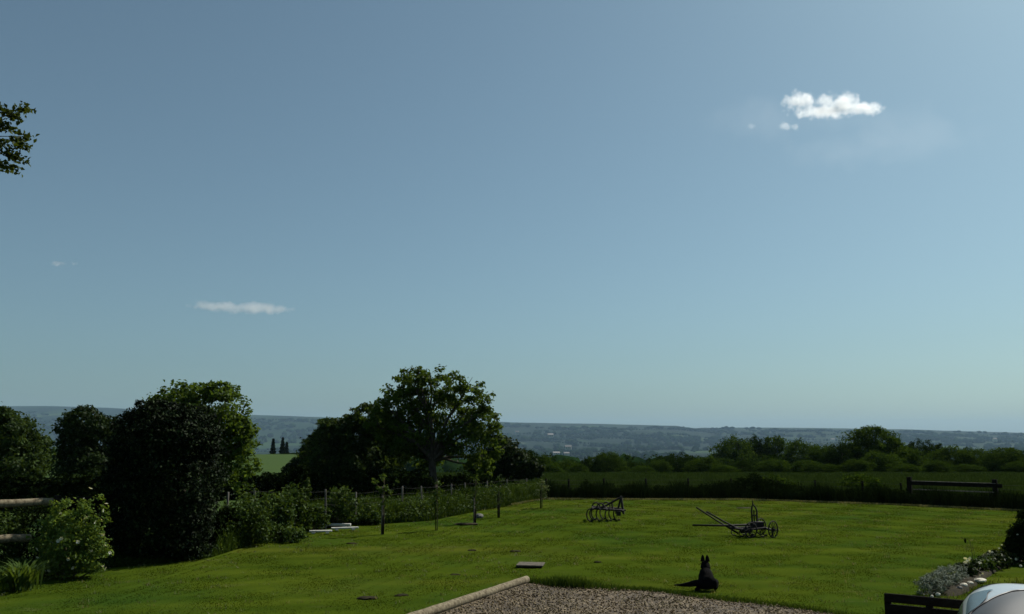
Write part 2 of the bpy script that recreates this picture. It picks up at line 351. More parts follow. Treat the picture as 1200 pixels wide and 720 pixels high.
def lawn():
    xs = np.linspace(-40, 40, 260); vs = np.linspace(0, 1, 160)
    V, X = np.meshgrid(vs, xs, indexing='ij'); y0 = -12
    Y = y0 + V*(ye(X)-y0); Z = H(X, Y)+.004+.02*vnoise(X*1.0, Y, 1.9)*np.clip((Y-13)/5, 0, 1)
    Z[-1] -= .12
    v = np.stack([X, Y, Z], -1).reshape(-1,3); b = len(xs)
    i, j = np.meshgrid(np.arange(len(vs)-1), np.arange(b-1), indexing='ij')
    f = np.stack([i*b+j, i*b+j+1, (i+1)*b+j+1, (i+1)*b+j], -1).reshape(-1,4)
    tag(link('lawn', npmesh('lawn', v, f, True), lawn_material()), kind='structure')
lawn()
def blade_material():
    m, nt, out = mat('mown_blades'); a, O = lawn_colour(nt); g = nt.nodes.new('ShaderNodeNewGeometry')
    a = mixc(nt, a, ramp(nt, [(0,(.92,.93,.92)), (1,(1,1,1))], g.outputs['Random Per Island']), 1.0, 'MULTIPLY')
    d = nt.nodes.new('ShaderNodeBsdfDiffuse'); t = nt.nodes.new('ShaderNodeBsdfTranslucent'); x = nt.nodes.new('ShaderNodeMixShader'); x.inputs[0].default_value = .3
    nt.links.new(a, d.inputs[0]); nt.links.new(mixc(nt, a, (1.5,1.3,.6), 1.0, 'MULTIPLY'), t.inputs[0]); nt.links.new(d.outputs[0], x.inputs[1]); nt.links.new(t.outputs[0], x.inputs[2]); nt.links.new(x.outputs[0], out.inputs[0]); return m
M['mown'] = blade_material()

# gravel
GPX = [(618,684),(640,688),(665,690),(700,691),(760,694),(820,702),(880,708),(940,716),(990,724)]
gpts = [G(*q)[:2] for q in GPX]
LOG0, LOG1 = G(500, 720, .08), G(617, 680.5, .08)
def gravel_edge(x): return np.interp(x, [gpts[0][0]]+[q[0] for q in gpts[1:]]+[12], [gpts[0][1]]+[q[1] for q in gpts[1:]]+[10.2])
def left_edge(y):   # x of the log line at that y
    k = (y-LOG0[1])/(LOG1[1]-LOG0[1]); return LOG0[0]+(LOG1[0]-LOG0[0])*k
def in_gravel(x, y): return (y < gravel_edge(x)+.07*vnoise(x, y, 5.)) & (x > left_edge(y)) & (y > -9)
def gravel():
    vs = np.linspace(0, 1, 120); us = np.linspace(0, 1, 160); V, U = np.meshgrid(vs, us, indexing='ij')
    xr = 14.0; y0 = -9.
    # x from the log line to the right, y from behind the viewer to the ragged edge
    Yt = gravel_edge(gpts[0][0] + U*(xr-gpts[0][0])); Y = y0 + V*(Yt-y0)
    xl = left_edge(Y); X = xl + U*(xr-xl)
    Yt = gravel_edge(X)+.07*vnoise(X, Yt, 5.); Y = y0+V*(Yt-y0); X = left_edge(Y)+U*(xr-left_edge(Y))
    Z = H(X, Y)+.034+.012*vnoise(X, Y, 2.)
    Z[-1] -= .06
    v = np.stack([X, Y, Z], -1).reshape(-1,3); b = len(us)
    i, j = np.meshgrid(np.arange(len(vs)-1), np.arange(b-1), indexing='ij'); f = np.stack([i*b+j, i*b+j+1, (i+1)*b+j+1, (i+1)*b+j], -1).reshape(-1,4)
    m, nt, out = mat('gravel')
    tc = nt.nodes.new('ShaderNodeTexCoord'); O = tc.outputs['Object']
    vo = nt.nodes.new('ShaderNodeTexVoronoi'); vo.inputs['Scale'].default_value = 24; nt.links.new(O, vo.inputs['Vector'])
    sep = nt.nodes.new('ShaderNodeSeparateColor'); nt.links.new(vo.outputs['Color'], sep.inputs[0])
    c = ramp(nt, [(0,(.024,.015,.007)), (.4,(.072,.050,.023)), (.8,(.135,.098,.050)), (1,(.25,.19,.11))], sep.outputs[0])
    c = mixc(nt, c, (.6,.58,.55), ramp(nt, [(.4,(0,0,0)),(.65,(1,1,1))], noise(nt, .8, 4, .6, O)), 'MULTIPLY')
    p = N(nt, 'ShaderNodeBsdfPrincipled'); p.inputs['Roughness'].default_value = .9; nt.links.new(c, p.inputs['Base Color'])
    bu = nt.nodes.new('ShaderNodeBump'); bu.inputs['Strength'].default_value = 1; bu.inputs['Distance'].default_value = .03; bu.invert = True
    nt.links.new(vo.outputs['Distance'], bu.inputs['Height']); nt.links.new(bu.outputs[0], p.inputs['Normal']); nt.links.new(p.outputs[0], out.inputs[0])
    tag(link('gravel_drive', npmesh('gravel_drive', v, f, True), m), kind='structure')
    # loose stones
    r = np.random.default_rng(3); n = 26000
    x = r.uniform(-2.2, 9, n); y = r.uniform(10.5, 18.2, n); ok = (y < gravel_edge(x)+r.normal(0,.08,n)) & (x > left_edge(y)+.12); x, y = x[ok], y[ok]; n = len(x)
    o8 = np.array([[1,0,0],[0,1,0],[-1,0,0],[0,-1,0],[0,0,.7],[0,0,-.7]]); ff = np.array([[0,1,4],[1,2,4],[2,3,4],[3,0,4],[1,0,5],[2,1,5],[3,2,5],[0,3,5]])
    s = r.uniform(.008,.024,n)[:,None,None]; v = o8[None]*s*r.uniform(.6,1.3,(n,6,1)); a = r.uniform(0,6.28,n); ca, sa = np.cos(a)[:,None], np.sin(a)[:,None]
    vx = v[:,:,0]*ca-v[:,:,1]*sa; vy = v[:,:,0]*sa+v[:,:,1]*ca
    v = np.stack([vx+x[:,None], vy+y[:,None], v[:,:,2]+H(x,y)[:,None]+.045], -1)
    me = npmesh('pebbles', v.reshape(-1,3), (ff[None]+6*np.arange(n)[:,None,None]).reshape(-1,3))
    pm = leafmat('pebble_stone', [(.028,.018,.009),(.078,.055,.027),(.15,.11,.057),(.36,.29,.18)], trans=0, spec=.05, rough=.8)
    tag(link('pebbles', me, pm), 'loose brown and buff pebbles strewn over the gravel drive', 'gravel', kind='stuff')
gravel()

# ------------------------------------------------------------------ mown grass blades (uncountable)
def grass():
    r = np.random.default_rng(11); n = 620000
    t = r.uniform(-.72, .72, n); d = 11.5 + (44-11.5)*r.uniform(0,1,n)**1.05; x = t*d; y = d
    ok = (y < ye(x)-.05) & ~in_gravel(x, y); x, y = x[ok], y[ok]
    pn = vnoise(x, y, .9)+.6*vnoise(y, x, 2.7)
    hg = r.uniform(.008, .017, len(x))*(1+.15*pn); wd = (.0035+.00052*y)*r.uniform(.7,1.4,len(x))
    v, f = blades(x, y, H(x,y)+0.0, hg, wd, r, .9)
    tag(link('lawn_grass', npmesh('lawn_grass', v, f), M['mown']), 'short mown grass of the wide lawn', 'grass', kind='stuff')
    # bright / dry tufts
    n = 2400; t = r.uniform(-.7,.7,n); d = 12+31*r.uniform(0,1,n)**.8; x = t*d; ok = (d < ye(x)-.1) & ~in_gravel(x, d); x, y = x[ok], d[ok]
    k = 6; x = np.repeat(x,k)+r.normal(0,.05,len(x)*k); y = np.repeat(y,k)+r.normal(0,.04,len(y)*k)
    v, f = blades(x, y, H(x,y), r.uniform(.03,.07,len(x)), .006+.0004*y, r, 1.1)
    tag(link('clover_tufts', npmesh('clover_tufts', v, f), M['dry']), 'pale dry tufts dotted through the mown lawn', 'grass', kind='stuff')
    # ragged uncut edge along the gravel
    xs = r.uniform(gpts[0][0], 9, 9000); y = gravel_edge(xs)+r.normal(.05,.10,len(xs)); hg = r.uniform(.04,.11,len(xs))*(1+1.4*np.exp(-((xs-1.1)/.5)**2))
    v, f = blades(xs, y, H(xs,y), hg, np.full(len(xs),.014), r, .8)
    tag(link('edge_grass', npmesh('edge_grass', v, f), M['tall']), 'ragged uncut dark grass along the gravel edge', 'grass', kind='stuff')
    # pale rim at the crest of the lawn
    xs = r.uniform(0, 30, 16000); y = ye(xs)-np.abs(r.normal(0,.10,len(xs)))
    v, f = blades(xs, y, H(xs,y), r.uniform(.04,.09,len(xs)), np.full(len(xs),.03), r, 1.2)
    tag(link('dry_rim_grass', npmesh('dry_rim_grass', v, f), M['dry']), 'thin pale dry grass along the far rim of the lawn', 'grass', kind='stuff')
grass()

def verge():
    r = np.random.default_rng(21)
    # left: tall grass and weeds between lawn and wire fence
    n = 90000; x = r.uniform(-16, 1.6, n); y = ye(x)+np.abs(r.normal(0,1,n))*2.2*np.clip(1+.0*x,0,1)+.05
    hg = r.uniform(.25,.9,n)*(.75+.35*vnoise(x,y,1.4)+.3*np.clip(vnoise(x,y,3.7),-.6,1))*np.clip((y-ye(x)+.25)/.9,.25,1)*np.where(x < -7.6, .35, 1)
    v, f = blades(x, y, H(x,y), hg, np.full(n,.022), r, .5)
    tag(link('verge_grass', npmesh('verge_grass', v, f), M['tall']), 'tall uncut grass and weeds below the left wire fence', 'grass', kind='stuff')
    n = 34000; x = r.uniform(-11, 1.4, n); y = ye(x)+np.abs(r.normal(0,1,n))*1.3+.1
    z = H(x,y)+r.uniform(.03,.62,n)*(1+.6*np.clip(vnoise(x*1.7,y*1.7,1.9),0,1))*np.clip((y-ye(x)+.2)/.9,.2,1)*np.where(x < -7.6, .3, 1)
    v, f = leaves(np.stack([x,y,z],1), np.tile([[0.,-.3,.6]],(n,1)), .085, r)
    tag(link('verge_weeds', npmesh('verge_weeds', v, f), M['weeds']), 'broadleaved weeds tangled in the grass below the left fence', 'weeds', kind='stuff')
    # far: brambly band before the far fence, backlit shade put into its dark colour
    n = 60000; x = r.uniform(1.7, 34, n); off = r.uniform(.15, 2.6, n); y = ye(x)+off
    hh = .46+.20*vnoise(x, y*0, 1.1)+.14*vnoise(x*3, x*0, 1.3)
    hh = hh*(1+.45*vnoise(x*2.1, y, 1.9)+.25*vnoise(x*5.3, y, 1.7))
    z = H(x,y)-.05+r.uniform(.0,1,n)**.7*hh*np.clip(off/.5,.25,1)
    v, f = leaves(np.stack([x,y,z],1), np.tile([[0.,-.5,.5]],(n,1)), .11, r)
    tag(link('bramble_band', npmesh('bramble_band', v, f), M['bramble']), 'low tangle of brambles between lawn and far fence, backlit shade in its dark colour', 'brambles', kind='stuff')
    n = 26000; x = r.uniform(1.7, 34, n); y = ye(x)+r.uniform(.1,3,n)
    v, f = blades(x, y, H(x,y), r.uniform(.2,.7,n)*(1+.5*vnoise(x,y*0,2.3)), np.full(n,.035), r, .5)
    tag(link('rough_grass', npmesh('rough_grass', v, f), M['bramble']), 'rough grass standing along the far fence, backlit shade in its dark colour', 'grass', kind='stuff')
    # crop beyond
    n = 230000; t = r.uniform(-.22,.75,n); d = 41+48*r.uniform(0,1,n)**1.3; x = t*d; ok = d > ye(x)+2.6; x, y = x[ok], d[ok]
    v, f = blades(x, y, H(x,y), r.uniform(.25,.50,len(x))*(1+.2*vnoise(x,y,.4)), (.02+.0011*y), r, .35)
    tag(link('field_crop', npmesh('field_crop', v, f), M['crop']), 'young green crop filling the field beyond the far fence', 'crop', kind='stuff')
verge()

# ------------------------------------------------------------------ left: log rail fence, bushes
def rough_log(mb, a, b, r0, r1, n=12, seg=14, seed=0, amp=.08):
    rr = np.random.default_rng(seed); a, b = Vector(a), Vector(b); pts, rad = [], []
    for i in range(seg+1):
        k = i/seg; p = a.lerp(b,k)+Vector(rr.normal(size=3)*r0*amp); pts.append(p); rad.append((r0+(r1-r0)*k)*(1+rr.normal()*amp*.25))
    pts = [pts[0]+(a-b).normalized()*r0*.15]+pts+[pts[-1]+(b-a).normalized()*r0*.15]; rad = [rad[0]*.8]+rad+[rad[-1]*.8]
    mb.tube(pts, rad, n)
rf = empty('rail_fence', P(-60, 655, 19.2)[:2]+(0,)); tag(rf, 'weathered round-rail timber fence at the left edge beside the flowering shrub', 'fence')
ox, oy = rf.location.x, rf.location.y
def loc_(p): return (p[0]-ox, p[1]-oy, p[2])
for (x0,y0,d0,x1,y1,d1,sd_) in ((-120,596,18.0,61,588,20.2,1), (-120,637,18.0,34,630.5,19.7,2)):
    mb = MB(); rough_log(mb, loc_(P(x0,y0,d0)), loc_(P(x1,y1,d1)), .10, .085, seed=sd_); mb.build('rail', M['log'], rf, smooth=True)
mb = MB(); rough_log(mb, loc_(P(61,588,20.32)), loc_(P(140,583,21.6)), .08, .07, seed=5); mb.build('rail', M['darkpost'], rf, smooth=True)
for px, d in ((-75, 18.7), (66, 20.45)):
    p = P(px, 600, d); mb = MB(); rough_log(mb, (p[0]-ox, p[1]-oy, -.3), (p[0]-ox, p[1]-oy, 1.62), .085, .075, seed=int(d*10), amp=.04); mb.build('post', M['darkpost'], rf, smooth=True)

def shrub(name, loc, lobes, n, size, mt, seed, label, cat='shrub', group=None, flowers=0, fsize=.07, stems=10, **kw):
    t = empty(name, loc); tag(t, label, cat, group)
    me, c = crown_mesh('foliage', lobes, n, size, seed, zmin=.02, **kw); link('foliage', me, M[mt], t)
    r = np.random.default_rng(seed+5); mb = MB()
    for q in c[r.choice(len(c), min(stems, len(c)), replace=False)]:
        b = Vector((q[0]*.15, q[1]*.15, -.1)); m1 = b.lerp(Vector(q), .55)+Vector((0,0,.1*q[2])); mb.tube([b, m1, q], [.022,.015,.006], 5, False)
    mb.build('stem', M['stem'], t)
    if flowers:
        p, o, c2 = crown_pts(lobes, flowers, r, shell=.99, clump=1, spread=.0)
        me = None
        for q, u in zip(p, o):
            if q[2] < .1: continue
            if me is None:
                v, f = [], []
                for a in range(6):
                    ca, sa = math.cos(a*1.047), math.sin(a*1.047); cb, sb = math.cos(a*1.047+.5), math.sin(a*1.047+.5); cc, sc_ = math.cos(a*1.047-.5), math.sin(a*1.047-.5)
                    b_ = len(v); v += [(0,0,0),(cc*fsize*.4,sc_*fsize*.4,fsize*.22),(ca*fsize*.6,sa*fsize*.6,fsize*.16),(cb*fsize*.4,sb*fsize*.4,fsize*.3)]; f.append((b_,b_+1,b_+2,b_+3))
                me = bpy.data.meshes.new('flower'); me.from_pydata(v, [], f); me.materials.append(M['petal'])
            fo = link('flower', me, None, t, tuple(q+u*.07)); fo.rotation_euler = Vector(tuple(u+r.normal(size=3)*.4)).to_track_quat('Z','Y').to_euler()
    return t
# big dark ivy mass
p = G(196, 656); IV = (p[0]-.25, 21.9, 0)
lob = [(.05,0,.5,1.25,1.0,.6), (0,0,1.0,1.25,1.1,1.1), (.05,0,2.0,1.45,1.2,1.15), (-.1,0,2.9,1.3,1.1,.95), (.35,.1,3.0,1.0,.9,.85), (-.75,.1,2.3,.7,.8,1.0), (-.3,0,3.45,.7,.7,.5)]
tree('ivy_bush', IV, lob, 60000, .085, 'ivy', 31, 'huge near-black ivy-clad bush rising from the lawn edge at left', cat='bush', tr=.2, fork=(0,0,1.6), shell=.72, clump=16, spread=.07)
# pale flowering shrub
p = G(98, 668)
shrub('flowering_shrub', (p[0]+.2, 19.0, 0), [(.0,0,.75,.62,.55,.72), (.42,.0,1.15,.30,.3,.72), (-.25,0,1.15,.34,.3,.5), (.45,0,.5,.35,.4,.45), (-.1,-.1,.6,.55,.5,.55)], 7500, .075, 'bloom', 41,
      'green shrub dotted with cream-white blossom below the log rails', flowers=40, fsize=.075, shell=.55, spread=.13)
shrub('hedge_bush', (-11.3, 21.8, 0), [(0,0,.7,1.5,.8,.75), (1.0,.4,.9,1.0,.8,.8)], 14000, .08, 'bramble', 42, 'dark low bush behind the flowering shrub under the log rail', shell=.6)
shrub('leafy_bush', (-12.6, 21.0, 0), [(0,0,.55,1.0,.7,.62), (-1.1,.3,.6,.9,.7,.62)], 9000, .085, 'weeds', 43, 'green leafy bush filling the gap between the two log rails', shell=.6)
# strappy plant at bottom left
def strappy(name, loc, n, ht, label, seed, mt='bright'):
    r = np.random.default_rng(seed); a = r.uniform(0,6.28,n); L = ht*r.uniform(.7,1.3,n); sp_ = r.uniform(.25,.8,n)*L; w_ = .045
    V, Fc = [], []
    for i in range(n):
        b = len(V); bx, by = r.normal(0,.12,2); dx, dy = math.cos(a[i]), math.sin(a[i]); px, py = -dy*w_/2, dx*w_/2
        for k, wk in ((0,.6),(.35,1),(.7,.9),(1,.08)):
            rr = sp_[i]*k**1.3; zz = L[i]*(k*1.25-.55*k*k)
            V += [(bx+dx*rr+px*wk, by+dy*rr+py*wk, zz), (bx+dx*rr-px*wk, by+dy*rr-py*wk, zz)]
        Fc += [(b+2*k, b+2*k+1, b+2*k+3, b+2*k+2) for k in range(3)]
    o = link(name, npmesh(name, V, Fc), M[mt], loc=loc); tag(o, label, 'plant'); return o
g = G(14, 694); strappy('strap_leaved_plant', (g[0], g[1]+.25, 0), 150, .62, 'clump of arching bright strap leaves at the bottom left corner', 51)
g = G(-30, 700); strappy('strap_leaved_plant', (g[0], g[1]+.2, 0), 120, .6, 'second clump of strap leaves outside the left edge', 52)
g = G(22, 676); strappy('strap_leaved_plant', (g[0]-.1, g[1]+.35, 0), 60, .4, 'short clump of strap leaves behind the brighter corner clump', 53, 'weeds')

# ------------------------------------------------------------------ trees left and centre
def lob_at(base, items):             # items: (px, py, dy, rx_px, rz_px) at the tree's own distance -> local lobes
    bx, by, bz = base; out = []
    for px, py, dy, rx, rz in items:
        q = P(px, py, by+dy); s = (by+dy)/1000.
        out.append((q[0]-bx, dy, q[2]-bz, rx*s, rx*s*.9, rz*s))
    return out
def base_at(px, d): x = (px-600)/1000.*d/1.0; return (P(px, 500, d)[0], d, h(P(px,500,d)[0], d))
b = base_at(12, 52)
tree('garden_tree', b, lob_at(b, [(8,512,0,34,26), (35,530,1,26,22), (-20,505,0,34,28), (2,490,0,18,12), (20,548,0,36,22), (-30,545,1,36,26)]), 22000, .22, 'tree', 61,
     'rounded dark green tree cut by the left edge above the log rails', tr=.22, shell=.5)
b = base_at(105, 44)
tree('garden_tree', b, lob_at(b, [(98,500,0,28,22), (85,520,0,18,22), (120,520,1,30,30), (100,548,0,34,26), (128,560,0,34,24)]), 20000, .19, 'dark', 62,
     'dark tree behind the ivy bush, left of it with the ridge above', tr=.2, shell=.5)
b = base_at(240, 33)
tree('garden_tree', b, lob_at(b, [(215,472,0,38,24), (250,482,0,40,30), (270,510,.5,32,28), (230,520,1,52,40), (275,545,0,26,26), (200,500,1,40,40), (285,505,0,18,16), (255,460,0,22,13)]), 20000, .15, 'sunny', 63,
     'tall broad-crowned tree standing directly behind the ivy bush', tr=.2, shell=.45, clump=24, spread=.11)
# central walnut-like tree with gaps
b = base_at(507, 44)
tree('garden_tree', b, lob_at(b, [(485,448,0,24,18), (520,452,0,26,20), (555,470,0,24,20), (468,475,0,28,22), (510,480,1,34,26), (565,495,0,22,20), (545,515,0,32,24), (475,510,0,34,24), (580,520,0,14,18), (500,530,1,30,20), (562,545,.5,20,14), (448,490,0,22,18)]), 21000, .18, 'sunny', 64,
     'tallest open-branched tree in the middle with sky between its limbs', tr=.24, fork=(0,0,1.9), nl=34, shell=.40, clump=26, spread=.115, zmin=.6)
b = base_at(440, 47)
tree('garden_tree', b, lob_at(b, [(432,492,0,24,18), (410,515,0,30,26), (455,520,1,34,30), (392,505,0,20,14), (385,535,0,30,24), (425,545,0,42,24)]), 24000, .19, 'tree', 65,
     'dense dark tree on the left flank of the tall open tree', tr=.22, shell=.5)
b = base_at(372, 50)
tree('garden_tree', b, lob_at(b, [(385,505,0,14,15), (372,530,0,20,22), (362,548,0,22,16), (350,555,0,18,12)]), 12000, .19, 'dark', 66,
     'small dark tree at the left end of the central clump', tr=.15, shell=.5)
b = base_at(592, 52)
tree('garden_tree', b, lob_at(b, [(590,530,0,20,18), (605,545,0,24,16), (575,545,0,24,16), (622,550,0,16,11)]), 12000, .2, 'dark', 67,
     'low rounded dark tree on the right flank of the tall open tree', tr=.15, shell=.5)
# dark hedge masses behind the wire fence
def mass(name, px0, px1, ytop, ybot, d, mt, seed, label, n=14000, size=.16, cat='hedge'):
    b = base_at((px0+px1)/2, d); items = []; r = random.Random(seed); k = max(2, int((px1-px0)/22)); hgt = (ybot-ytop)
    for i in range(k):
        px = px0+(px1-px0)*(i+.5)/k; items.append((px, ytop+hgt*.55+r.uniform(-3,3), r.uniform(-.6,.6), (px1-px0)/k*.85, hgt*.5))
    return shrub(name, b, lob_at(b, items), n, size, mt, seed, label, cat=cat, shell=.5, stems=6)
mass('hedge', 236, 276, 598, 640, 23.6, 'bramble', 75, 'small dark hedge added as shade at the right foot of the ivy bush', 5000, .1)  # added dark mass, stands in for shade over the pale ground
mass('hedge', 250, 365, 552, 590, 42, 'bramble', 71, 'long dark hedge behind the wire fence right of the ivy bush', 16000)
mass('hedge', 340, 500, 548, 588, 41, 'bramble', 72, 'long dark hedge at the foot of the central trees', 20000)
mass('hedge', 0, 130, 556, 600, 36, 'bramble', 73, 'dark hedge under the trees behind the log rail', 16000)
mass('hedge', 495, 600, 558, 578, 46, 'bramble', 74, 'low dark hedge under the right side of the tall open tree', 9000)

# ------------------------------------------------------------------ branch entering at the upper left
bt = (-9.6, 11.0, 0.)
tl = [(0,0,6.6,1.6,1.5,1.5), (.9,.2,6.2,1.1,1.0,1.1), (-.8,.3,7.4,1.4,1.4,1.2), (.2,-.2,8.2,1.2,1.2,1.0)]
def bough_tree():
    t = empty('broadleaf_tree', bt); tag(t, 'broadleaved tree whose leafy bough pokes in at the upper left edge', 'tree')
    me, c = crown_mesh('crown', tl, 14000, .15, 81, shell=.4, clump=14); 
    r = np.random.default_rng(82); mb = MB(); mb.tube([(0,0,-.3),(0,0,.1),(.05,0,2.4),(0,.05,4.6),(0,0,6.2)], [.3,.24,.18,.14,.09], 10); limbs(mb, c, (0,0,5.2), .13, r, 22)
    # boughs reaching into view
    pts, outs = [], []
    for (px, py) in ((29,128),(18,136),(4,130),(30,160),(20,164),(27,172),(12,150),(2,148),(24,186),(10,182),(14,197),(2,195),(6,170),(-6,140),(-8,165),(-8,190),(-14,180),(-14,150),(10,134),(17,182)):
        q = np.array(P(px, py, 11.0+r.uniform(-.12,.12)))-np.array(bt); k = 36
        pts.append(q+r.normal(size=(k,3))*np.array([.045,.09,.032])); outs.append(np.tile([[.7,-.2,.1]], (k,1)))
        s = np.array(P(-60, 165, 11.0))-np.array(bt); mid = (q*.5+s*.5)+np.array([0,0,.03]); mb.tube([s, mid, q], [.010,.007,.003], 5, False)
    s = np.array(P(-60, 165, 11.0))-np.array(bt); mb.tube([(0,0,5.2), (s[0]*.5, 0, s[2]*.5+2.6), tuple(s)], [.05,.03,.012], 7)
    v1, f1 = leaves(np.concatenate(pts), np.concatenate(outs), .075, r, aspect=.6, up=.1, jitter=1.2)
    v2 = np.empty(len(me.vertices)*3, np.float32); me.vertices.foreach_get('co', v2); v2 = v2.reshape(-1,3)
    f2 = np.arange(len(v2)).reshape(-1,4)
    link('crown', npmesh('crown', np.concatenate([v1, v2]), np.concatenate([f1, f2+len(v1)])), M['olive'], t)
    mb.build('trunk', M['bark'], t, smooth=True)
bough_tree()

# ------------------------------------------------------------------ left wire fence
def fence_line(pts_px):               # (px, top y, distance)
    return [(*P(px, 500, d)[:2], px, ty, d) for px, ty, d in pts_px]
LF = [(268,577,24.2),(300,573,26),(346,574,27.6),(383,574,28.8),(417,577,30.2),(472,570,32.5),(495,570,33.8),(529,567,36),(546,566,37.4),(571,564,39.6),(595,562,42.3),(618,561,44.4)]
wf = empty('wire_fence', (*P(268,500,24.2)[:2], 0)); tag(wf, 'wire fence on thin weathered posts running up the left side of the lawn', 'fence')
tops = []
for i, (px, ty, d) in enumerate(LF):
    q = P(px, ty, d); g = h(q[0], q[1]); ln_ = random.uniform(-.05,.05); mb = MB()
    a = (q[0]-wf.location.x, q[1]-wf.location.y)
    rough_log(mb, (a[0], a[1], g-.2), (a[0]+ln_, a[1], q[2]), .035, .03, n=8, seg=6, seed=i, amp=.1); mb.build('post', M['post'], wf, smooth=True); tops.append((a[0]+ln_*.8, a[1], g, q[2]))
for k in (.45,.62,.78,.95):
    mb = MB()
    for a, b_ in zip(tops[:-1], tops[1:]):
        A = Vector((a[0], a[1]-.05, a[2]+(a[3]-a[2])*k)); B = Vector((b_[0], b_[1]-.05, b_[2]+(b_[3]-b_[2])*k)); mid = A.lerp(B,.5)-Vector((0,0,.02)); mb.tube([A, mid, B], .002, 4)
    mb.build('wire', M['wire'], wf)

# young trees with stakes
YT = [(449,627,557,'bright','young staked tree nearest the camera, by the white planks',.06),
      (512,622,566,'weeds','thin young sapling second along the row beside the left fence',.03),
      (557,614,560,'weeds','young sapling third along the row with bare soil beside it',.05),
      (585,607,560,'weeds','young sapling fourth along the row before the field corner',.045),
      (635,596,562,'pale','young pale-leaved sapling alone at the far corner of the lawn',.05)]
for i, (px, yb, yt, mt_, lab, tr_) in enumerate(YT):
    g = G(px, yb); s = g[1]/1000.; Ht = (yb-yt)*s*.99; t = empty('young_tree', (g[0], g[1], h(g[0], g[1]))); tag(t, lab, 'young tree', 'young staked trees in a row along the lawn edge')
    lobes = {0: [(-.30,0,Ht*.88,.11,.11,.09),(0,0,Ht*.93,.14,.12,.14),(.1,0,Ht*.72,.17,.14,.14),(.40,0,Ht*.85,.10,.10,.08),(-.12,0,Ht*.74,.13,.12,.10),(.02,0,Ht*.55,.10,.10,.25)],
             4: [(0,0,Ht*.75,.2,.2,.28),(-.2,0,Ht*.55,.15,.15,.2),(.2,0,Ht*.55,.15,.15,.25)]}.get(i, [(0,0,Ht*.80,.14,.13,.34),(.05,0,Ht*.50,.12,.12,.32),(-.06,0,Ht*.66,.12,.12,.3)])
    me, c = crown_mesh('crown', lobes, 230 if i else 300, .085, 90+i, shell=.3, clump=10, spread=.25); link('crown', me, M[mt_], t)
    mb = MB(); mb.tube([(0,0,-.1),(.01,0,Ht*.3),(-.01,0,Ht*.6),(.01,0,Ht*.95)], [.02,.017,.013,.006], 7)
    r = np.random.default_rng(i)
    for q in c[:12]: mb.tube([(0,0,max(.3,q[2]-.25)), q], [.008,.003], 4, False)
    mb.build('trunk', M['stem'], t, smooth=True)
    mb = MB(); mb.tube([(-.05,.03,-.2),(-.05,.03,Ht*(.78 if i == 0 else .6))], tr_*.45, 8); mb.build('stake', M['post'] if i in (0,2) else M['darkpost'], t, smooth=True)
    if i in (0,2,3):
        mb = MB(); mb.tube([(0,0,.0),(0,0,Ht*.32)], .028, 8); mb.build('tree_guard', M['darkpost'], t, smooth=True)
# ivy covered stump column and fence-side shrubs
g = base_at(359, 27.3); shrub('ivy_column', g, lob_at(g, [(359,570,0,5,10),(358,588,0,7,14),(360,608,0,8,16)]), 2600, .075, 'weeds', 101, 'narrow ivy-wrapped stump rising above the left wire fence', cat='stump', shell=.5)
SH = [(283,605,24.6,30,36,'weeds',3600,'rounded sunlit weedy shrub just right of the ivy bush'),
      (322,600,26.0,20,26,'weeds',2600,'upright shrub wrapped round the second fence post'),
      (340,592,27.0,16,24,'weeds',2200,'taller leafy shrub between ivy stump and second post'),
      (399,590,29.6,18,20,'weeds',1800,'leafy shrub among the fence posts behind the white planks'),
      (330,628,25.4,26,14,'weeds',2200,'low leafy plants at the lawn edge in front of the ivy stump'),
      (372,604,28.0,12,16,'weeds',1200,'small shrub just right of the ivy stump'),
      (430,604,30.2,18,12,'weeds',1400,'low weedy bush behind the nearest young tree'),
      (482,596,32.6,22,14,'weeds',1600,'low weedy bush between the first two young trees'),
      (535,586,36.5,20,15,'bramble',2200,'dark bramble clump along the fence by the third young tree'),
      (572,580,39.5,18,13,'weeds',1600,'green bramble clump by the fourth young tree'),
      (606,577,42.8,18,11,'weeds',1600,'leafy clump near the far corner of the left fence')]
for i, (px, py, d, rx, rz, mt_, n, lab) in enumerate(SH):
    b = base_at(px, d); shrub('shrub', b, lob_at(b, [(px,py,0,rx,rz),(px-rx*.5,py+rz*.4,.2,rx*.6,rz*.7),(px+rx*.5,py+rz*.3,-.1,rx*.6,rz*.8)]), n, .10, mt_, 110+i, lab, shell=.35, spread=.17, stems=8)

# ------------------------------------------------------------------ far fence and gate
ff = empty('field_fence', (*P(666,500,43)[:2], 0)); tag(ff, 'dark post and wire fence along the far rim of the lawn', 'fence')
tops = []
for i, (px, ty, d) in enumerate([(640,561,44.2),(666,561.5,44.3),(708,561,44.3),(757,561,44.4),(806,561,44.4),(856,561,44.2),(905,563,43.6),(955,563,42.6),(1010,564,41.2),(1056,566,40.2)]):
    q = P(px, ty, d); g = h(q[0], q[1]); mb = MB(); a = (q[0]-ff.location.x, q[1]-ff.location.y)
    rough_log(mb, (a[0],a[1],g-.2), (a[0]+random.uniform(-.03,.03),a[1],q[2]), .055, .05, n=8, seg=5, seed=200+i, amp=.05); mb.build('post', M['darkpost'], ff, smooth=True); tops.append((a[0],a[1],g,q[2]))
for k in (.5,.7,.92):
    mb = MB()
    for a, b_ in zip(tops[:-1], tops[1:]): mb.tube([(a[0],a[1]-.06,a[2]+(a[3]-a[2])*k),(b_[0],b_[1]-.06,b_[2]+(b_[3]-b_[2])*k)], .004, 4)
    mb.build('wire', M['wire'], ff)
a, b_ = P(1065.5,564,39.8), P(1165.5,564,37.6)
gt = empty('field_gateway', (a[0], a[1], 0)); tag(gt, 'dark timber gateway of two stout posts and a heavy top beam', 'gateway')
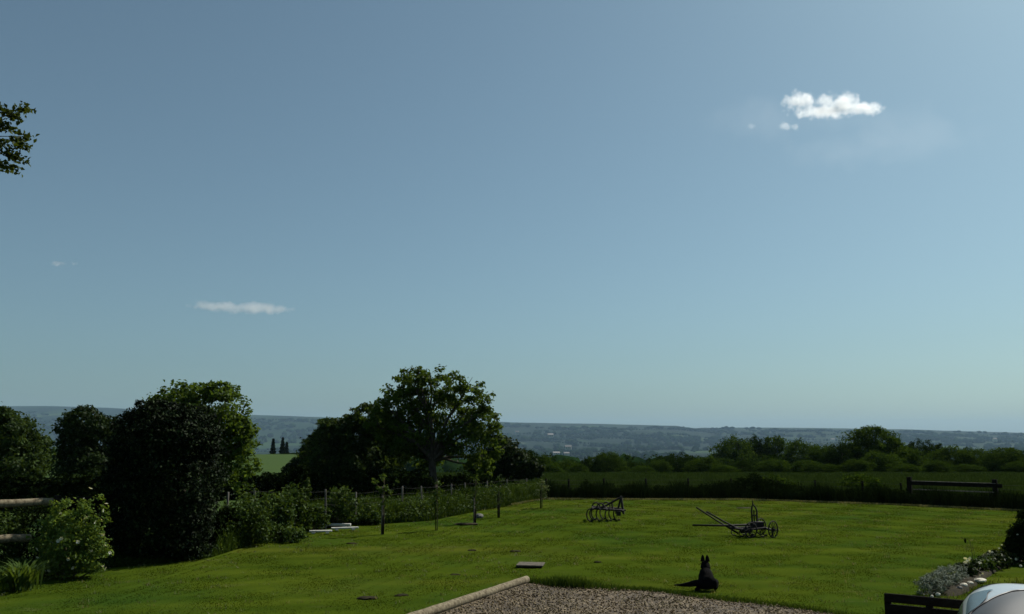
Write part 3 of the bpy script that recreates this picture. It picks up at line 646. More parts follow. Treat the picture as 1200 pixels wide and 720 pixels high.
bx, by = b_[0]-a[0], b_[1]-a[1]; ang = math.atan2(by, bx); rot = Matrix.Rotation(ang, 3, 'Z'); L = math.hypot(bx, by)
for k, px in ((0,1065.5),(1,1165.5)):
    mb = MB(); mb.box((bx*k, by*k, .48), (.19,.19,1.4), rot, .015); mb.build('post', M['darkpost'], gt)
zt = a[2]
mb = MB(); mb.box((bx*.5+.03, by*.5-.16, zt-.08), (L+.35,.08,.17), rot, .01); mb.build('top_beam', M['darkpost'], gt)
mb = MB(); mb.box((bx*.5, by*.5-.16, zt+.017), (L-.1,.09,.018), rot, .003); mb.build('beam_cap', M['post'], gt)
mb = MB(); mb.box((bx*.5, by*.5-.13, zt-.36), (L-.2,.04,.05), rot, .005); mb.build('lower_rail', M['post'], gt)
mb = MB()
for k in (.55,.75): mb.tube([(0,-.11,zt-k),(bx,by-.11,zt-k)], .005, 4)
mb.build('wire', M['wire'], gt)
# fence continuing right of the gateway
rf2 = empty('field_fence', (b_[0]+.1, b_[1], 0)); tag(rf2, 'short run of post and wire fence right of the timber gateway', 'fence')
for i in range(3):
    x_, y_ = i*2.4+1.7, -i*1.3-.9; mb = MB(); rough_log(mb, (x_,y_,-.2), (x_,y_,.95), .055,.05, n=8, seg=5, seed=300+i, amp=.05); mb.build('post', M['darkpost'], rf2, smooth=True)
mb = MB()
for k in (.5,.75,.93): mb.tube([(0,-.06,k),(6.5,-3.56,k)], .005, 4)
mb.build('wire', M['wire'], rf2)
# bramble heap and hedge shrubs along the far fence
b = base_at(880, 43.4)
shrub('bramble_heap', b, lob_at(b, [(860,576,0,26,10),(885,570,0,24,13),(905,577,0,30,10),(845,580,0,20,7),(872,568,.3,10,7),(930,580,0,24,7)]), 16000, .11, 'bramble', 131, 'dark mound of brambles heaped against the far fence', cat='brambles', shell=.4)
b = base_at(1008, 46); shrub('shrub', b, lob_at(b, [(1008,566,0,22,9),(1025,570,0,14,7)]), 3000, .13, 'far', 132, 'rounded green bush beyond the far fence left of the gateway', shell=.4)
b = base_at(915, 50); shrub('shrub', b, lob_at(b, [(905,565,0,14,7),(920,568,0,14,6)]), 2200, .13, 'far', 133, 'small green bush behind the bramble heap', shell=.4)

# ------------------------------------------------------------------ trees beyond the field
KIN = []
def proto(seed, mt, n=5200, size=.33, squash=1.0):
    r = random.Random(seed); lobes = [(0,0,.58,.42,.42,.38)]
    for i in range(8):
        a = i*.785+r.uniform(-.3,.3); q = r.uniform(.22,.36); lobes.append((math.cos(a)*q, math.sin(a)*q, r.uniform(.28,.72)*squash, r.uniform(.17,.27), r.uniform(.17,.27), r.uniform(.16,.25)))
    lobes.append((r.uniform(-.1,.1), 0, .76*squash, .30, .30, .24))
    return [tuple(k*10 for k in l) for l in lobes]
prot = {}
def far_tree(px, ytop, d, wpx, kind, label, group='trees beyond the field'):
    """unit prototypes are 10 m tall"""
    x, y, _ = P(px, 500, d); zt = P(px, ytop, d)[2]; zg = h(x, y); hh = zt-zg; ww = wpx*d/1000.
    if kind not in prot:
        seed, mt = {'A':(1,'far'),'B':(2,'fardark'),'C':(3,'far'),'D':(4,'far'),'E':(5,'far'),'F':(6,'far')}[kind]
        t = tree('field_tree', (0,0,0), proto(seed, mt), 17000, .34, mt, 400+seed, label, tr=.28, fork=(0,0,2.2), nl=8, shell=.62, clump=40, spread=.11, zmin=-.2); prot[kind] = t; o = t
    else: o = copy_tree(prot[kind])
    o.location = (x, y, zg); o.rotation_euler = (0,0,random.uniform(0,6.28)); k = hh/9.3; s = ww/9.2; o.scale = (s, s, k); tag(o, label, 'tree', group)
    return o
FT = [(1018,504,110,78,'A','tallest round-topped tree beyond the field, left of the gateway'),
 (985,522,108,50,'B','dark tree tucked under the left shoulder of the tallest round tree'),
 (1052,524,112,54,'D','dark tree filling the right shoulder of the tallest round tree'),
 (1078,519,118,46,'B','dark-topped tree above the gateway\'s left post'),
 (1110,526,112,52,'E','spreading green tree above the middle of the gateway'),
 (1140,528,108,44,'D','low dark tree above the right part of the gateway beam'),
 (1175,527,100,54,'A','full round tree above the right gateway post'),
 (1205,530,100,52,'B','dark tree cut by the right edge beyond the field'),
 (858,517,160,56,'D','leftmost dark crown of the high wood right of centre'),
 (885,515.5,165,50,'B','highest dark crown of the wood above the bramble heap'),
 (912,516,165,50,'A','broad crown next right of the wood\'s highest crown'),
 (940,520,150,50,'E','green crown at the right shoulder of the high wood'),
 (962,525,135,44,'F','mid-green tree between the high wood and the tallest round tree'),
 (875,541,104,42,'B','dark front tree below the high wood'),
 (905,540,100,44,'D','dark front tree above the bramble heap\'s right end'),
 (942,541,98,40,'C','fresh green tree in front of the wood'),
 (968,545,96,28,'F','small bushy tree just left of the tallest round tree'),
 (795,534,118,54,'B','broad dark tree above the fourth fence post'),
 (826,537,112,42,'E','medium green tree between broad dark tree and high wood'),
 (771,541,112,32,'D','small dark tree left of the broad dark tree'),
 (751,547,96,34,'C','pale rounded bush-like tree right of the domed bright tree'),
 (713,532,110,42,'F','domed brighter green tree above the second fence post'),
 (692,538,112,32,'B','dark upright tree left of the domed bright tree'),
 (660,541,108,38,'E','green tree above the left end of the far fence'),
 (632,536,110,36,'D','dark tree right of the central clump'),
 (645,545,98,30,'F','low green tree in front of the dark tree near the lawn corner'),
 (612,528,84,44,'B','tall dark tree between central clump and far field'),
 (735,541,125,30,'B','dark tree behind the pale bush-like tree'),
 (676,545,104,28,'A','round tree between the fence-end tree and upright dark tree'),
 (1095,541,96,34,'C','fresh green bush-like tree above the gateway beam'),
 (1130,545,92,34,'F','low bushy tree just above the gateway beam\'s right half'),
 (1060,545,94,34,'E','low tree just above the gateway\'s left post'),
 (1000,540,96,36,'F','low bushy tree before the foot of the tallest round tree'),
 (848,546,94,34,'A','low round tree at the left foot of the high wood'),
 (1030,532,100,50,'E','leafy tree in front of the tallest round tree\'s right side'),
 (1192,542,92,36,'D','low dark tree at the right edge before the wood')]
for a_ in FT: far_tree(*a_)
# trees behind the left field
FL = [(20,530,240,30,'B','small far tree behind the left edge tree'), (325,532,270,26,'E','low tree at the far side of the left green field'),
      (345,531,262,30,'B','dark tree closing the right end of the left green field'), (300,533,262,26,'D','dark tree closing the left end of the green field'),
      (312,533,275,22,'A','small round tree in the row behind the left green field')]
for a_ in FL: far_tree(*a_, group='trees behind the left field')
def conifer(px, yt, d, label, seed):
    x, y, _ = P(px,500,d); zg = h(x,y); zt = P(px,yt,d)[2]; Ht = zt-zg; t = empty('conifer', (x,y,zg)); tag(t, label, 'conifer', 'conifers behind the left field')
    r = np.random.default_rng(seed); n = 2600; k = r.uniform(.08,1,n); a = r.uniform(0,6.28,n); rad = (1-k)*Ht*.2*(0.75+.25*np.sin(k*40))*r.uniform(.5,1,n)**.5+.05
    p = np.stack([np.cos(a)*rad, np.sin(a)*rad, k*Ht], 1); v, f = leaves(p, unit(p*np.array([1,1,0])+1e-6), .8, r, up=-.1); link('crown', npmesh('crown', v, f), M['bramble'], t)
    mb = MB(); mb.tube([(0,0,-.3),(0,0,Ht*.97)], [.25,.03], 7); mb.build('trunk', M['bark'], t)
conifer(321, 515, 300, 'left of two dark conifers beyond the left green field', 1); conifer(332, 513.5, 300, 'right and taller of two dark conifers beyond the left green field', 2)
conifer(337, 519, 320, 'shortest dark conifer at the right of the pair', 3)

# ------------------------------------------------------------------ far woodland (one mass)
def far_woods():
    r = np.random.default_rng(55)
    ico = []; ph = (1+5**.5)/2
    V0 = unit(np.array([(-1,ph,0),(1,ph,0),(-1,-ph,0),(1,-ph,0),(0,-1,ph),(0,1,ph),(0,-1,-ph),(0,1,-ph),(ph,0,-1),(ph,0,1),(-ph,0,-1),(-ph,0,1)], float))
    F0 = [(0,11,5),(0,5,1),(0,1,7),(0,7,10),(0,10,11),(1,5,9),(5,11,4),(11,10,2),(10,7,6),(7,1,8),(3,9,4),(3,4,2),(3,2,6),(3,6,8),(3,8,9),(4,9,5),(2,4,11),(6,2,10),(8,6,7),(9,8,1)]
    # one subdivision
    vs = [tuple(q) for q in V0]; fs = []; mid = {}
    def m_(a, b):
        k = (min(a,b), max(a,b))
        if k not in mid: q = (np.array(vs[a])+np.array(vs[b])); q /= np.linalg.norm(q); vs.append(tuple(q)); mid[k] = len(vs)-1
        return mid[k]
    for a, b, c in F0:
        x, y, z = m_(a,b), m_(b,c), m_(c,a); fs += [(a,x,z),(b,y,x),(c,z,y),(x,y,z)]
    V = np.array(vs); Fc = np.array(fs)
    X, Y, S = [], [], []
    # scattered woods
    n = 80000; t = r.uniform(-.85,.85,n); d = 230*(9500/230.)**r.uniform(0,1,n); x = t*d
    den = vnoise(x, d, 1/310.)+.7*vnoise(d, x, 1/140.)+.5*vnoise(x+50, d-30, 1/900.)
    th_ = .22 - .25*np.exp(-((d-1800)/1400)**2)
    ok = (den > th_) & ((t > -.12) | (d > 420)); X.append(x[ok]); Y.append(d[ok]); S.append(r.uniform(4,8,ok.sum())*(1+d[ok]/4000))
    # hedgerows: lines of crowns
    for _ in range(520):
        d0 = 260*(8000/260.)**r.uniform(); t0 = r.uniform(-.8,.8); L_ = r.uniform(150,700)*(1+d0/3000); a = r.choice([r.normal(0,.25), r.normal(1.57,.3)]); k = int(L_/(7*(1+d0/2500)))
        s_ = np.linspace(0,1,k)*L_; x = t0*d0+np.cos(a)*s_+r.normal(0,3,k); y = d0+np.sin(a)*s_+r.normal(0,3,k)
        ok = (y > 230) & ((x/np.maximum(y,1) > -.12) | (y > 420)); X.append(x[ok]); Y.append(y[ok]); S.append(r.uniform(2.5,5,ok.sum())*(1+d0/5000))
    # solid belt just beyond the row of trees
    pass
    x, y, s = map(np.concatenate, (X, Y, S)); ok = (y < 8300) & ~((y > 2300) & (y < 6000) & (r.uniform(0,1,len(y)) < .45)) & ~((y > 2300) & (y < 6000) & (vnoise(x, y*.45, 1/520.) > .25)); x, y, s = x[ok], y[ok], s[ok]; n = len(x)
    z = H(x,y)+s*.7
    W = 1+r.normal(0,.16,(n,len(V),1))
    v = V[None]*W*s[:,None,None]*np.stack([np.full(n,1.15),np.full(n,1.15),np.where(y>7000,.55,.95)],1)[:,None,:]+np.stack([x,y,z],-1)[:,None]
    f = (Fc[None]+len(V)*np.arange(n)[:,None,None]).reshape(-1,3)
    o = link('distant_woodland', npmesh('distant_woodland', v.reshape(-1,3), f), M['farwood']); tag(o, 'far-off woods and hedgerows covering the valley floor', 'woodland', kind='stuff')
    print('far woods', n)
far_woods()
def wood_belt():
    r = np.random.default_rng(66); vs, fs, k = [], [], 0
    for i in range(150):
        t = r.uniform(-.05,.78); d = r.uniform(118,230); x, y = t*d, d; z = h(x,y); top = min(9.5, 3+d*(512-r.uniform(531,541))/1000.-z) if x > 0 else 6
        if top < 2.5: top = 2.5
        R_ = r.uniform(3,5.2); lobes = [(x+r.normal()*1.5, y+r.normal()*1.5, z+top*q, R_*w_, R_*w_, top*.3) for q, w_ in ((.3,1),(.5,1.05),(.68,.8))]
        p, o, c = crown_pts(lobes, 1500, r, shell=.5, clump=25, spread=.14); v, f = leaves(p, o, .5, r); vs.append(v); fs.append(f+k); k += len(v)
    tag(link('wood_belt', npmesh('wood_belt', np.concatenate(vs), np.concatenate(fs)), M['fardark']), 'continuous dark wood filling in behind the first row of field trees', 'woodland', kind='stuff')
wood_belt()

def house(px, py, d, w_, hh, label, rz=0.):
    x, y, z = P(px, py, d); z = max(h(x,y), z-hh*.5)-.5; t = empty('farmhouse', (x,y,z), rz); tag(t, label, 'house', 'white houses far out in the valley')
    mb = MB(); mb.box((0,0,hh/2), (w_, w_*.5, hh)); mb.add([(-w_/2,-w_*.25,hh),(w_/2,-w_*.25,hh),(w_/2,w_*.25,hh),(-w_/2,w_*.25,hh),(-w_/2,0,hh*1.45),(w_/2,0,hh*1.45)], [(0,4,3),(1,2,5)]); mb.build('wall', M['wall'], t)
    mb = MB(); e = .6; mb.add([(-w_/2-e,-w_*.25-e,hh-.2),(w_/2+e,-w_*.25-e,hh-.2),(w_/2+e,0,hh*1.5),(-w_/2-e,0,hh*1.5),(w_/2+e,w_*.25+e,hh-.2),(-w_/2-e,w_*.25+e,hh-.2)], [(0,1,2,3),(3,2,4,5)]); mb.build('roof', M['roof'], t)
    for k in (-.3,0,.3):
        mb = MB(); mb.box((w_*k, -w_*.25-.06, hh*.55), (w_*.09,.1,hh*.35)); mb.build('window', M['window'], t)
house(645,511,2600,17,8,'bright white house high in the valley right of the open tree',.2)
house(666,525,1500,10,5,'wide white farmhouse lower in the valley above the row of trees',-.1)
house(652,531.5,1250,9,3,'pale low farm building left below the wide white farmhouse',.1)
house(664,532,1250,7,3,'pale low shed directly below the wide white farmhouse',0)
house(1166,516,3600,16,10,'white house far out in the valley near the right edge',.1)
house(976,516,3800,16,8,'faint white house left of the tallest round tree',.1)
house(606,508,3300,14,10,'small pale house beside the tall open tree\'s right edge',.1)

# ------------------------------------------------------------------ objects on the lawn
# border log
lg = empty('border_log', (LOG0[0], LOG0[1], 0)); tag(lg, 'long peeled pale log lying along the gravel edge', 'log')
dv = (LOG1[0]-LOG0[0], LOG1[1]-LOG0[1]); mb = MB()
rough_log(mb, (-dv[0]*.3,-dv[1]*.3,.10), (dv[0],dv[1],.10), .085, .075, n=14, seg=22, seed=9, amp=.05); mb.build('trunk', M['log'], lg, smooth=True)
u_ = Vector((dv[0],dv[1],0)).normalized(); e_ = Vector((dv[0],dv[1],.10)); mb = MB(); mb.tube([e_+u_*.012, e_+u_*.022], .055, 12); mb.build('cut_end', M['cutend'], lg)
# slab
g = G(620, 667); mb = MB(); rot = Matrix.Rotation(R(-8), 3, 'Z')
sl = empty('inspection_cover', (g[0], g[1], h(g[0],g[1]))); tag(sl, 'flat weathered wooden cover lying in the grass near the log end', 'cover')
for k in range(4): 
    mb = MB(); mb.box(rot@Vector((0,.11+k*.135,.055)), (.62,.128,.03), rot, .006); mb.build('board', M['slab'], sl)
mb = MB(); mb.box(rot@Vector((0,.31,.02)), (.56,.5,.045), rot); mb.build('frame', M['darkpost'], sl)
# white planks
for i, (x0,y0,x1,y1,wz,lab) in enumerate([(374,616.5,411,616.5,.07,'longest grey-white plank lying uppermost by the left fence'),(388,620.5,420,619.5,.05,'middle grey-white plank overlapping the longest one'),(362,624,389,623.5,.05,'short cream plank lying nearest the camera by the left fence')]):
    a, b_ = Vector(G(x0,y0,.07)), Vector(G(x1,y1,.07)); c = (a+b_)/2; d_ = b_-a; t = MB(); rot = Matrix.Rotation(math.atan2(d_.y,d_.x),3,'Z')
    t.box((0,0,0), (d_.length,.14,wz), rot, .008); t.box(rot@Vector((-d_.length*.3,0,-.045)), (.1,.2,.04), rot); t.box(rot@Vector((d_.length*.3,0,-.045)), (.1,.2,.04), rot)
    o = t.build('plank', M['white'], None, (c.x, c.y, .075+wz/2)); tag(o, lab, 'plank', 'planks lying by the left fence')
# stones and soil by the young trees
def stone(loc, s, seed, label, mt='rock', group=None, flat=.6):
    r = np.random.default_rng(seed); n1, n2 = 7, 12; v, f = [(0,0,-s[2])], []
    for i in range(1,n1):
        for j in range(n2):
            a, b = math.pi*i/n1, 2*math.pi*j/n2; q = 1+r.normal()*.09; v.append((math.sin(a)*math.cos(b)*s[0]*q, math.sin(a)*math.sin(b)*s[1]*q, -math.cos(a)*s[2]*q))
    v.append((0,0,s[2])); L_ = len(v)-1
    for j in range(n2): f.append((0,1+(j+1)%n2,1+j)); f.append((L_,1+(n1-2)*n2+j,1+(n1-2)*n2+(j+1)%n2))
    for i in range(n1-2):
        for j in range(n2): f.append((1+i*n2+j,1+i*n2+(j+1)%n2,1+(i+1)*n2+(j+1)%n2,1+(i+1)*n2+j))
    mb = MB(); mb.add(v, f); o = mb.build('stone', M[mt], None, loc, smooth=False); tag(o, label, 'stone', group); return o
g = G(561,607); stone((g[0],g[1],.06), (.19,.15,.10), 1, 'small grey stone in the grass right of the third sapling')
g = G(547,615); o = stone((g[0],g[1],.02), (.42,.2,.045), 2, 'dark patch of dug soil left of the third sapling', 'soil'); o.name = 'soil_heap'; o['category'] = 'soil heap'
for i, (px, py, s_) in enumerate([(412,638,.16),(604,647,.15),(553,646,.12),(533,675,.13),(470,699,.14),(430,702,.2),(700,660,.09),(872,596,.35)]):
    g = G(px,py); o = stone((g[0],g[1],.012), (s_*1.0,s_*.55,.035), 20+i, ['low dark molehill in the lawn below the white planks','low dark molehill behind the wooden cover','dark soil spot left of the wooden cover','low molehill between log and fence','molehill left of the log\'s lower end','broad flat molehill near the bottom left of the lawn','tiny soil spot ahead of the dog','brown bare soil patch on the lawn behind the wheeled implement'][i], 'soil'); o.name = 'molehill'; o['category'] = 'molehill'; o['group'] = 'molehills in the lawn'

# ---- spring tine cultivator
def cultivator():
    d = G(706,611)[1]; s = d/1000.; base = G(706,610); t = empty('cultivator', (base[0], base[1], 0), R(-4)); tag(t, 'rusty sprung-tine cultivator with A-frame hitch standing on the lawn', 'cultivator')
    def q(px, py, y=0): return ((px-706)*s, y, (610-py)*s)
    # frame: three crossbars, in depth, and side rails
    mb = MB()
    for y in (-.35,.35): mb.tube([q(694,595.5,y), q(730,598,y)], .042, 6)
    for px in (695,703,711,719,729): mb.tube([q(px,596+(px-694)*.06,-.55), q(px,596+(px-694)*.06,.55)], .036, 6)
    mb.build('frame', M['rust'], t)
    mb = MB(); ap = q(728,583.5)
    for y in (-.28,.28): mb.tube([(ap[0],y*.25,ap[2]), q(730,602,y)], .036, 6)
    mb.tube([ap, q(723.5,599)], .036, 6); mb.tube([(ap[0],-.08,ap[2]),(ap[0],.08,ap[2])], .04, 8); mb.tube([q(726,598,0), q(733,598.5,0)], .03, 6)
    mb.build('hitch_frame', M['rust'], t)
    mb = MB(); mb.tube([ap, q(719,588.5), q(711,593), q(702,596)], [.03,.04,.034,.03], 6); mb.tube([q(717,589), q(718,598)], .03, 6); mb.build('top_link', M['rust'], t)
    k = 0
    for px, y in ((693,-.45),(699,.3),(704,-.2),(709,.45),(714,-.4),(719,.15),(724,-.1),(697,.05)):
        x0, _, z0 = q(px,596.5,y); mb = MB(); pts = []
        for j in range(9):
            a = R(100+j*23); rr = .17+.01*j; pts.append((x0-.02+math.cos(a)*rr*.72, y, z0-.16+math.sin(a)*rr*1.05))
        pts = [(x0,y,z0+.02)]+pts; sc_ = (z0)/(z0-min(p_[2] for p_ in pts)); pts = [(p_[0], p_[1], z0+(p_[2]-z0)*sc_+.0) for p_ in pts]
        mb.tube(pts, [.023]*len(pts), 6); mb.box((pts[-1][0],y,.03), (.09,.05,.05)); mb.build('tine', M['rust'], t)
    for y, px in ((-.3,704),(.1,699),(.3,711)):
        mb = MB(); c = q(px,595,y); mb.tube([(c[0]+math.cos(R(a))*.14, y, c[2]+math.sin(R(a))*.15) for a in range(-10,200,30)], .026, 6); mb.build('spring_arch', M['rust'], t)
    for y in (-.42,.42):
        mb = MB(); c = q(724,601,y); mb.box(c, (.16,.06,.16)); mb.build('bracket', M['rust'], t)
cultivator()
# ---- horse hoe with wheels, pole and handles
def hoe():
    base = G(882,629); s = base[1]/1000.; t = empty('horse_hoe', (base[0], base[1], 0)); tag(t, 'old wheeled horse-drawn implement with long handles and draught pole', 'farm implement')
    def q(px, py, y=0): return ((px-882)*s, y, max(.02,(629.5-py)*s))
    for (a, b, y) in (((821.5,598),(868,627),.22),((828,601),(872,624),-.18)):
        mb = MB(); mb.tube([q(*a,y*1.6), q((a[0]+b[0])/2,(a[1]+b[1])/2+.6,y*1.2), q(*b,y)], [.028,.024,.03], 7); mb.build('handle', M['rust'], t, smooth=True)
    mb = MB(); mb.tube([q(814.5,617,.05), q(850,617.6,.05), q(886,616.5,.05)], [.028,.03,.032], 7); mb.build('draught_pole', M['rust'], t, smooth=True)
    mb = MB()
    for y in (-.3,.05,.3): mb.tube([q(855,619,y*.6), q(870,621,y), q(893,619,y), q(905,622.5,y*.5)], .032, 6)
    mb.tube([q(870,621,-.35),q(870,621,.35)], .032, 6); mb.tube([q(893,619,-.35),q(893,619,.35)], .032, 6); mb.tube([q(890,620), q(911,622.6)], .02, 6)
    mb.box(q(888,617), (.34,.26,.22)); mb.box(q(874,623), (.3,.2,.12)); mb.build('frame', M['rust'], t)
    for px, py, y, r_, yaw in ((876,621,-.42,.22,25),(896,621,.40,.24,35),(901,621,-.42,.24,40)):
        w_ = empty('wheel_axle', (0,0,0)); bpy.data.objects.remove(w_)
        mb = MB(); rot = Matrix.Rotation(R(yaw), 3, 'Z'); c = Vector(q(px,py,y)); c.z = r_+.015
        ring = [c+rot@Vector((math.cos(R(a))*r_, 0, math.sin(R(a))*r_)) for a in range(0,361,20)]; mb.tube(ring, .019, 6, False)
        for a in range(0,180,30): mb.tube([c+rot@Vector((math.cos(R(a))*r_,0,math.sin(R(a))*r_)), c-rot@Vector((math.cos(R(a))*r_,0,math.sin(R(a))*r_))], .010, 5)
        mb.tube([c+rot@Vector((0,-.05,0)), c+rot@Vector((0,.05,0))], .03, 8); mb.build('wheel', M['rust'], t)
    mb = MB()   # tall looped lever with pointed top
    for dx in (-1,1): mb.tube([q(885+dx*3.2,617,dx*.05), q(885+dx*3.4,601,dx*.04), q(884.5+dx*2.4,597,dx*.03), q(883.8,593.5), q(883.3,589.5)], [.03,.027,.024,.02,.015], 6)
    mb.tube([q(884.6,600), q(884.8,617)], .02, 6); mb.tube([q(882,606,-.05), q(888.5,606,.05)], .02, 6); mb.build('lever', M['rust'], t)
    for px, y in ((862,.1),(868,-.2),(875,.25),(880,-.1),(885,.3),(891,-.25),(898,.1)):
        mb = MB(); a = Vector(q(px,620,y)); mb.tube([a, a+Vector((-.07,0,-.08)), a+Vector((-.09,0,-.17)), Vector((a.x-.02,a.y,.02))], [.016,.016,.015,.012], 6); mb.box((a.x,a.y,.03), (.09,.06,.04)); mb.build('tine', M['rust'], t)
    mb = MB(); mb.box(q(904.5,626), (.03,.06,.22)); mb.build('coulter', M['rust'], t)
hoe()

# ---- dog, sitting, seen from behind
def dog():
    base = G(828,694); t = empty('dog', (base[0]+.03, base[1]+.18, 0), R(-14)); tag(t, 'black prick-eared dog sitting on the grass by the gravel, tail stretched left', 'dog')
    J = {'pel':((.03,-.07,.125),.155),'sp1':((.02,-.02,.25),.15),'sp2':((0,.05,.33),.125),'wit':((0,.09,.40),.108),'nk':((0,.11,.455),.098),'hd':((-.002,.13,.51),.086),'mz':((-.002,.225,.49),.045),'nt':((-.002,.285,.48),.03),
         'tr':((.15,-.05,.15),.115),'kr':((.19,.10,.15),.085),'hr':((.19,-.06,.06),.04),'fr':((.17,.07,.025),.03),
         'tl':((-.08,-.05,.12),.105),'kl':((-.13,.10,.12),.075),'hl':((-.14,-.14,.06),.042),'fl':((-.20,-.20,.03),.034),
         'sr':((.065,.14,.30),.07),'er':((.06,.12,.19),.05),'wr':((.07,.17,.08),.03),'pr':((.07,.21,.025),.03),
         'sl':((-.065,.14,.30),.07),'el':((-.06,.10,.19),.055),'wl':((-.07,.17,.08),.03),'pl':((-.07,.21,.025),.03),
         't1':((-.06,-.16,.15),.075),'t2':((-.17,-.16,.165),.072),'t3':((-.31,-.14,.125),.055),'t4':((-.45,-.10,.10),.032),'t5':((-.62,-.05,.085),.011)}
    E = [('pel','sp1'),('sp1','sp2'),('sp2','wit'),('wit','nk'),('nk','hd'),('hd','mz'),('mz','nt'),('pel','tr'),('tr','kr'),('kr','hr'),('hr','fr'),('pel','tl'),('tl','kl'),('kl','hl'),('hl','fl'),
         ('sp2','sr'),('sr','er'),('er','wr'),('wr','pr'),('sp2','sl'),('sl','el'),('el','wl'),('wl','pl'),('pel','t1'),('t1','t2'),('t2','t3'),('t3','t4'),('t4','t5')]
    ks = list(J); me = bpy.data.meshes.new('body'); me.from_pydata([J[k][0] for k in ks], [(ks.index(a), ks.index(b)) for a, b in E], [])
    o = link('body', me, M['fur'], t); sk = o.modifiers.new('skin', 'SKIN'); sk.use_smooth_shade = True; me.skin_vertices.new() if not me.skin_vertices else None
    for i, k in enumerate(ks): sv = me.skin_vertices[0].data[i]; sv.radius = (J[k][1],)*2; sv.use_root = (k == 'pel')
    o.modifiers.new('sub', 'SUBSURF').levels = 2; o.modifiers['sub'].render_levels = 2
    for sx in (-1,1):
        n = 8; v = []; bx, by, bz = sx*.047-.003, .125, .535
        for i in range(6):
            k = i/5.; w_ = .044*(1-k)**.6*(1+.25*k)+.002; cx = bx-sx*.004*k; cz = bz+.135*k; cy = by-.01*k
            for j in range(n): a = 2*math.pi*j/n; v.append((cx+math.cos(a)*w_, cy+math.sin(a)*w_*.42, cz))
        f = [(i*n+j, i*n+(j+1)%n, (i+1)*n+(j+1)%n, (i+1)*n+j) for i in range(5) for j in range(n)]+[tuple(5*n+j for j in range(n))]
        mb = MB(); mb.add(v, f); mb.build('ear', M['fur'], t, smooth=True)
        mb = MB(); c = Vector((sx*.036-.002,.198,.52)); mb.tube([c-Vector((0,.008,0)), c+Vector((0,.004,0))], [.011,.008], 8); mb.build('eye', M['nose'], t, smooth=True)
    mb = MB(); mb.tube([(-.002,.30,.487),(-.002,.322,.487)], [.016,.010], 8); mb.build('nose', M['nose'], t, smooth=True)
dog()

# ------------------------------------------------------------------ right: flower bed
def bed():
    g0, g1 = G(1096,697), G(1215,640); r = np.random.default_rng(8)
    n = 24; V, Fc = [], []
    for i in range(n+1):
        k = i/n; cx, cy = g0[0]+(g1[0]-g0[0])*k, g0[1]+(g1[1]-g0[1])*k
        for j in range(9):
            q = (j/8-.5); wv = .30+.08*math.sin(k*9+q*2); V.append((cx+q*2*wv*.8, cy-q*2*wv*.55-.1, h(cx,cy)+.03+.07*math.cos(q*math.pi)+r.normal()*.006-(.08 if j in (0,8) or i in (0,n) else 0)))
    for i in range(n):
        for j in range(8): Fc.append((i*9+j,(i+1)*9+j,(i+1)*9+j+1,i*9+j+1))
    tag(link('flower_bed_soil', npmesh('flower_bed_soil', V, Fc, True), M['soil']), kind='structure')
bed()
b = (*G(1102,692)[:2], 0); b = (b[0], b[1]+.2, 0)
def mound(name, px0, py0, px1, py1, ht, mt, n, size, seed, label, wid=.3, cat='plant', k=7, flowers=0, fsize=.05, **kw):
    a, c = G(px0,py0), G(px1,py1); b = ((a[0]+c[0])/2,(a[1]+c[1])/2,0); lobes = []
    for i in range(k):
        q = (i+.5)/k; lobes.append((a[0]+(c[0]-a[0])*q-b[0], a[1]+(c[1]-a[1])*q-b[1], ht*.45, wid, wid, ht*.55))
    return shrub(name, b, lobes, n, size, mt, seed, label, cat=cat, stems=14, flowers=flowers, fsize=fsize, **kw)
mound('silver_lavender', 1086,699,1122,681,.36,'silver',9000,.045,141,'long low mound of silver-grey lavender at the near end of the flower bed',.26,shell=.75,spread=.10,up=.8,aspect=.3)
mound('flowering_plant', 1128,680,1142,675,.34,'dark',1500,.09,142,'dark-leaved plants with white flower heads behind the lavender mound',.22,k=3,flowers=20,fsize=.08,shell=.4)
mound('bedding_plant', 1146,674,1160,668,.28,'weeds',1500,.08,143,'green bedding plants in the middle of the flower bed',.25,k=3,shell=.4)
mound('bedding_plant', 1160,670,1180,661,.32,'dark',1800,.08,144,'dark bedding plants with a few pale flowers further up the bed',.28,k=3,flowers=10,fsize=.06,shell=.4)
mound('bedding_plant', 1150,663,1170,655,.22,'silver',900,.07,145,'greyish low plants at the back edge of the flower bed',.24,k=3,shell=.4)
mound('bedding_plant', 1172,658,1186,651,.30,'olive',1200,.08,146,'olive bushy plant in front of the dark shrub',.25,k=2,flowers=3,shell=.4)
b = base_at(1204, 21.2)
shrub('dark_shrub', (b[0],b[1],0), lob_at((b[0],b[1],0), [(1205,634,0,19,23),(1191,641,0,12,13)]), 7000, .09, 'bramble', 151, 'dark rounded shrub cut by the right edge above the flower bed', shell=.5, flowers=6, fsize=.05)
b = base_at(1205, 25.); shrub('dark_shrub', (b[0],b[1],0), lob_at((b[0],b[1],0), [(1204,608,0,14,5),(1212,606,0,18,9)]), 1500, .1, 'bramble', 152, 'thin dark twiggy shrub at the right edge behind the rounded one', shell=.3)
g = G(1141,671); t = empty('seed_head_stalk', (g[0],g[1],0)); tag(t, 'tall thin dead flower stalk rising above the flower bed', 'stalk')
mb = MB(); mb.tube([(0,0,0),(0,0,.4),(-.03,0,.68),(-.10,0,.74)], [.008,.007,.005,.004], 5); mb.tube([(0,0,.1),(.05,0,.4),(.02,0,.62)], .004, 4); mb.build('stem', M['stem'], t)
mb = MB(); mb.tube([(-.13,0,.64),(-.135,0,.69),(-.13,0,.74)], [.015,.028,.012], 7); mb.build('seed_head', M['bramble'], t)
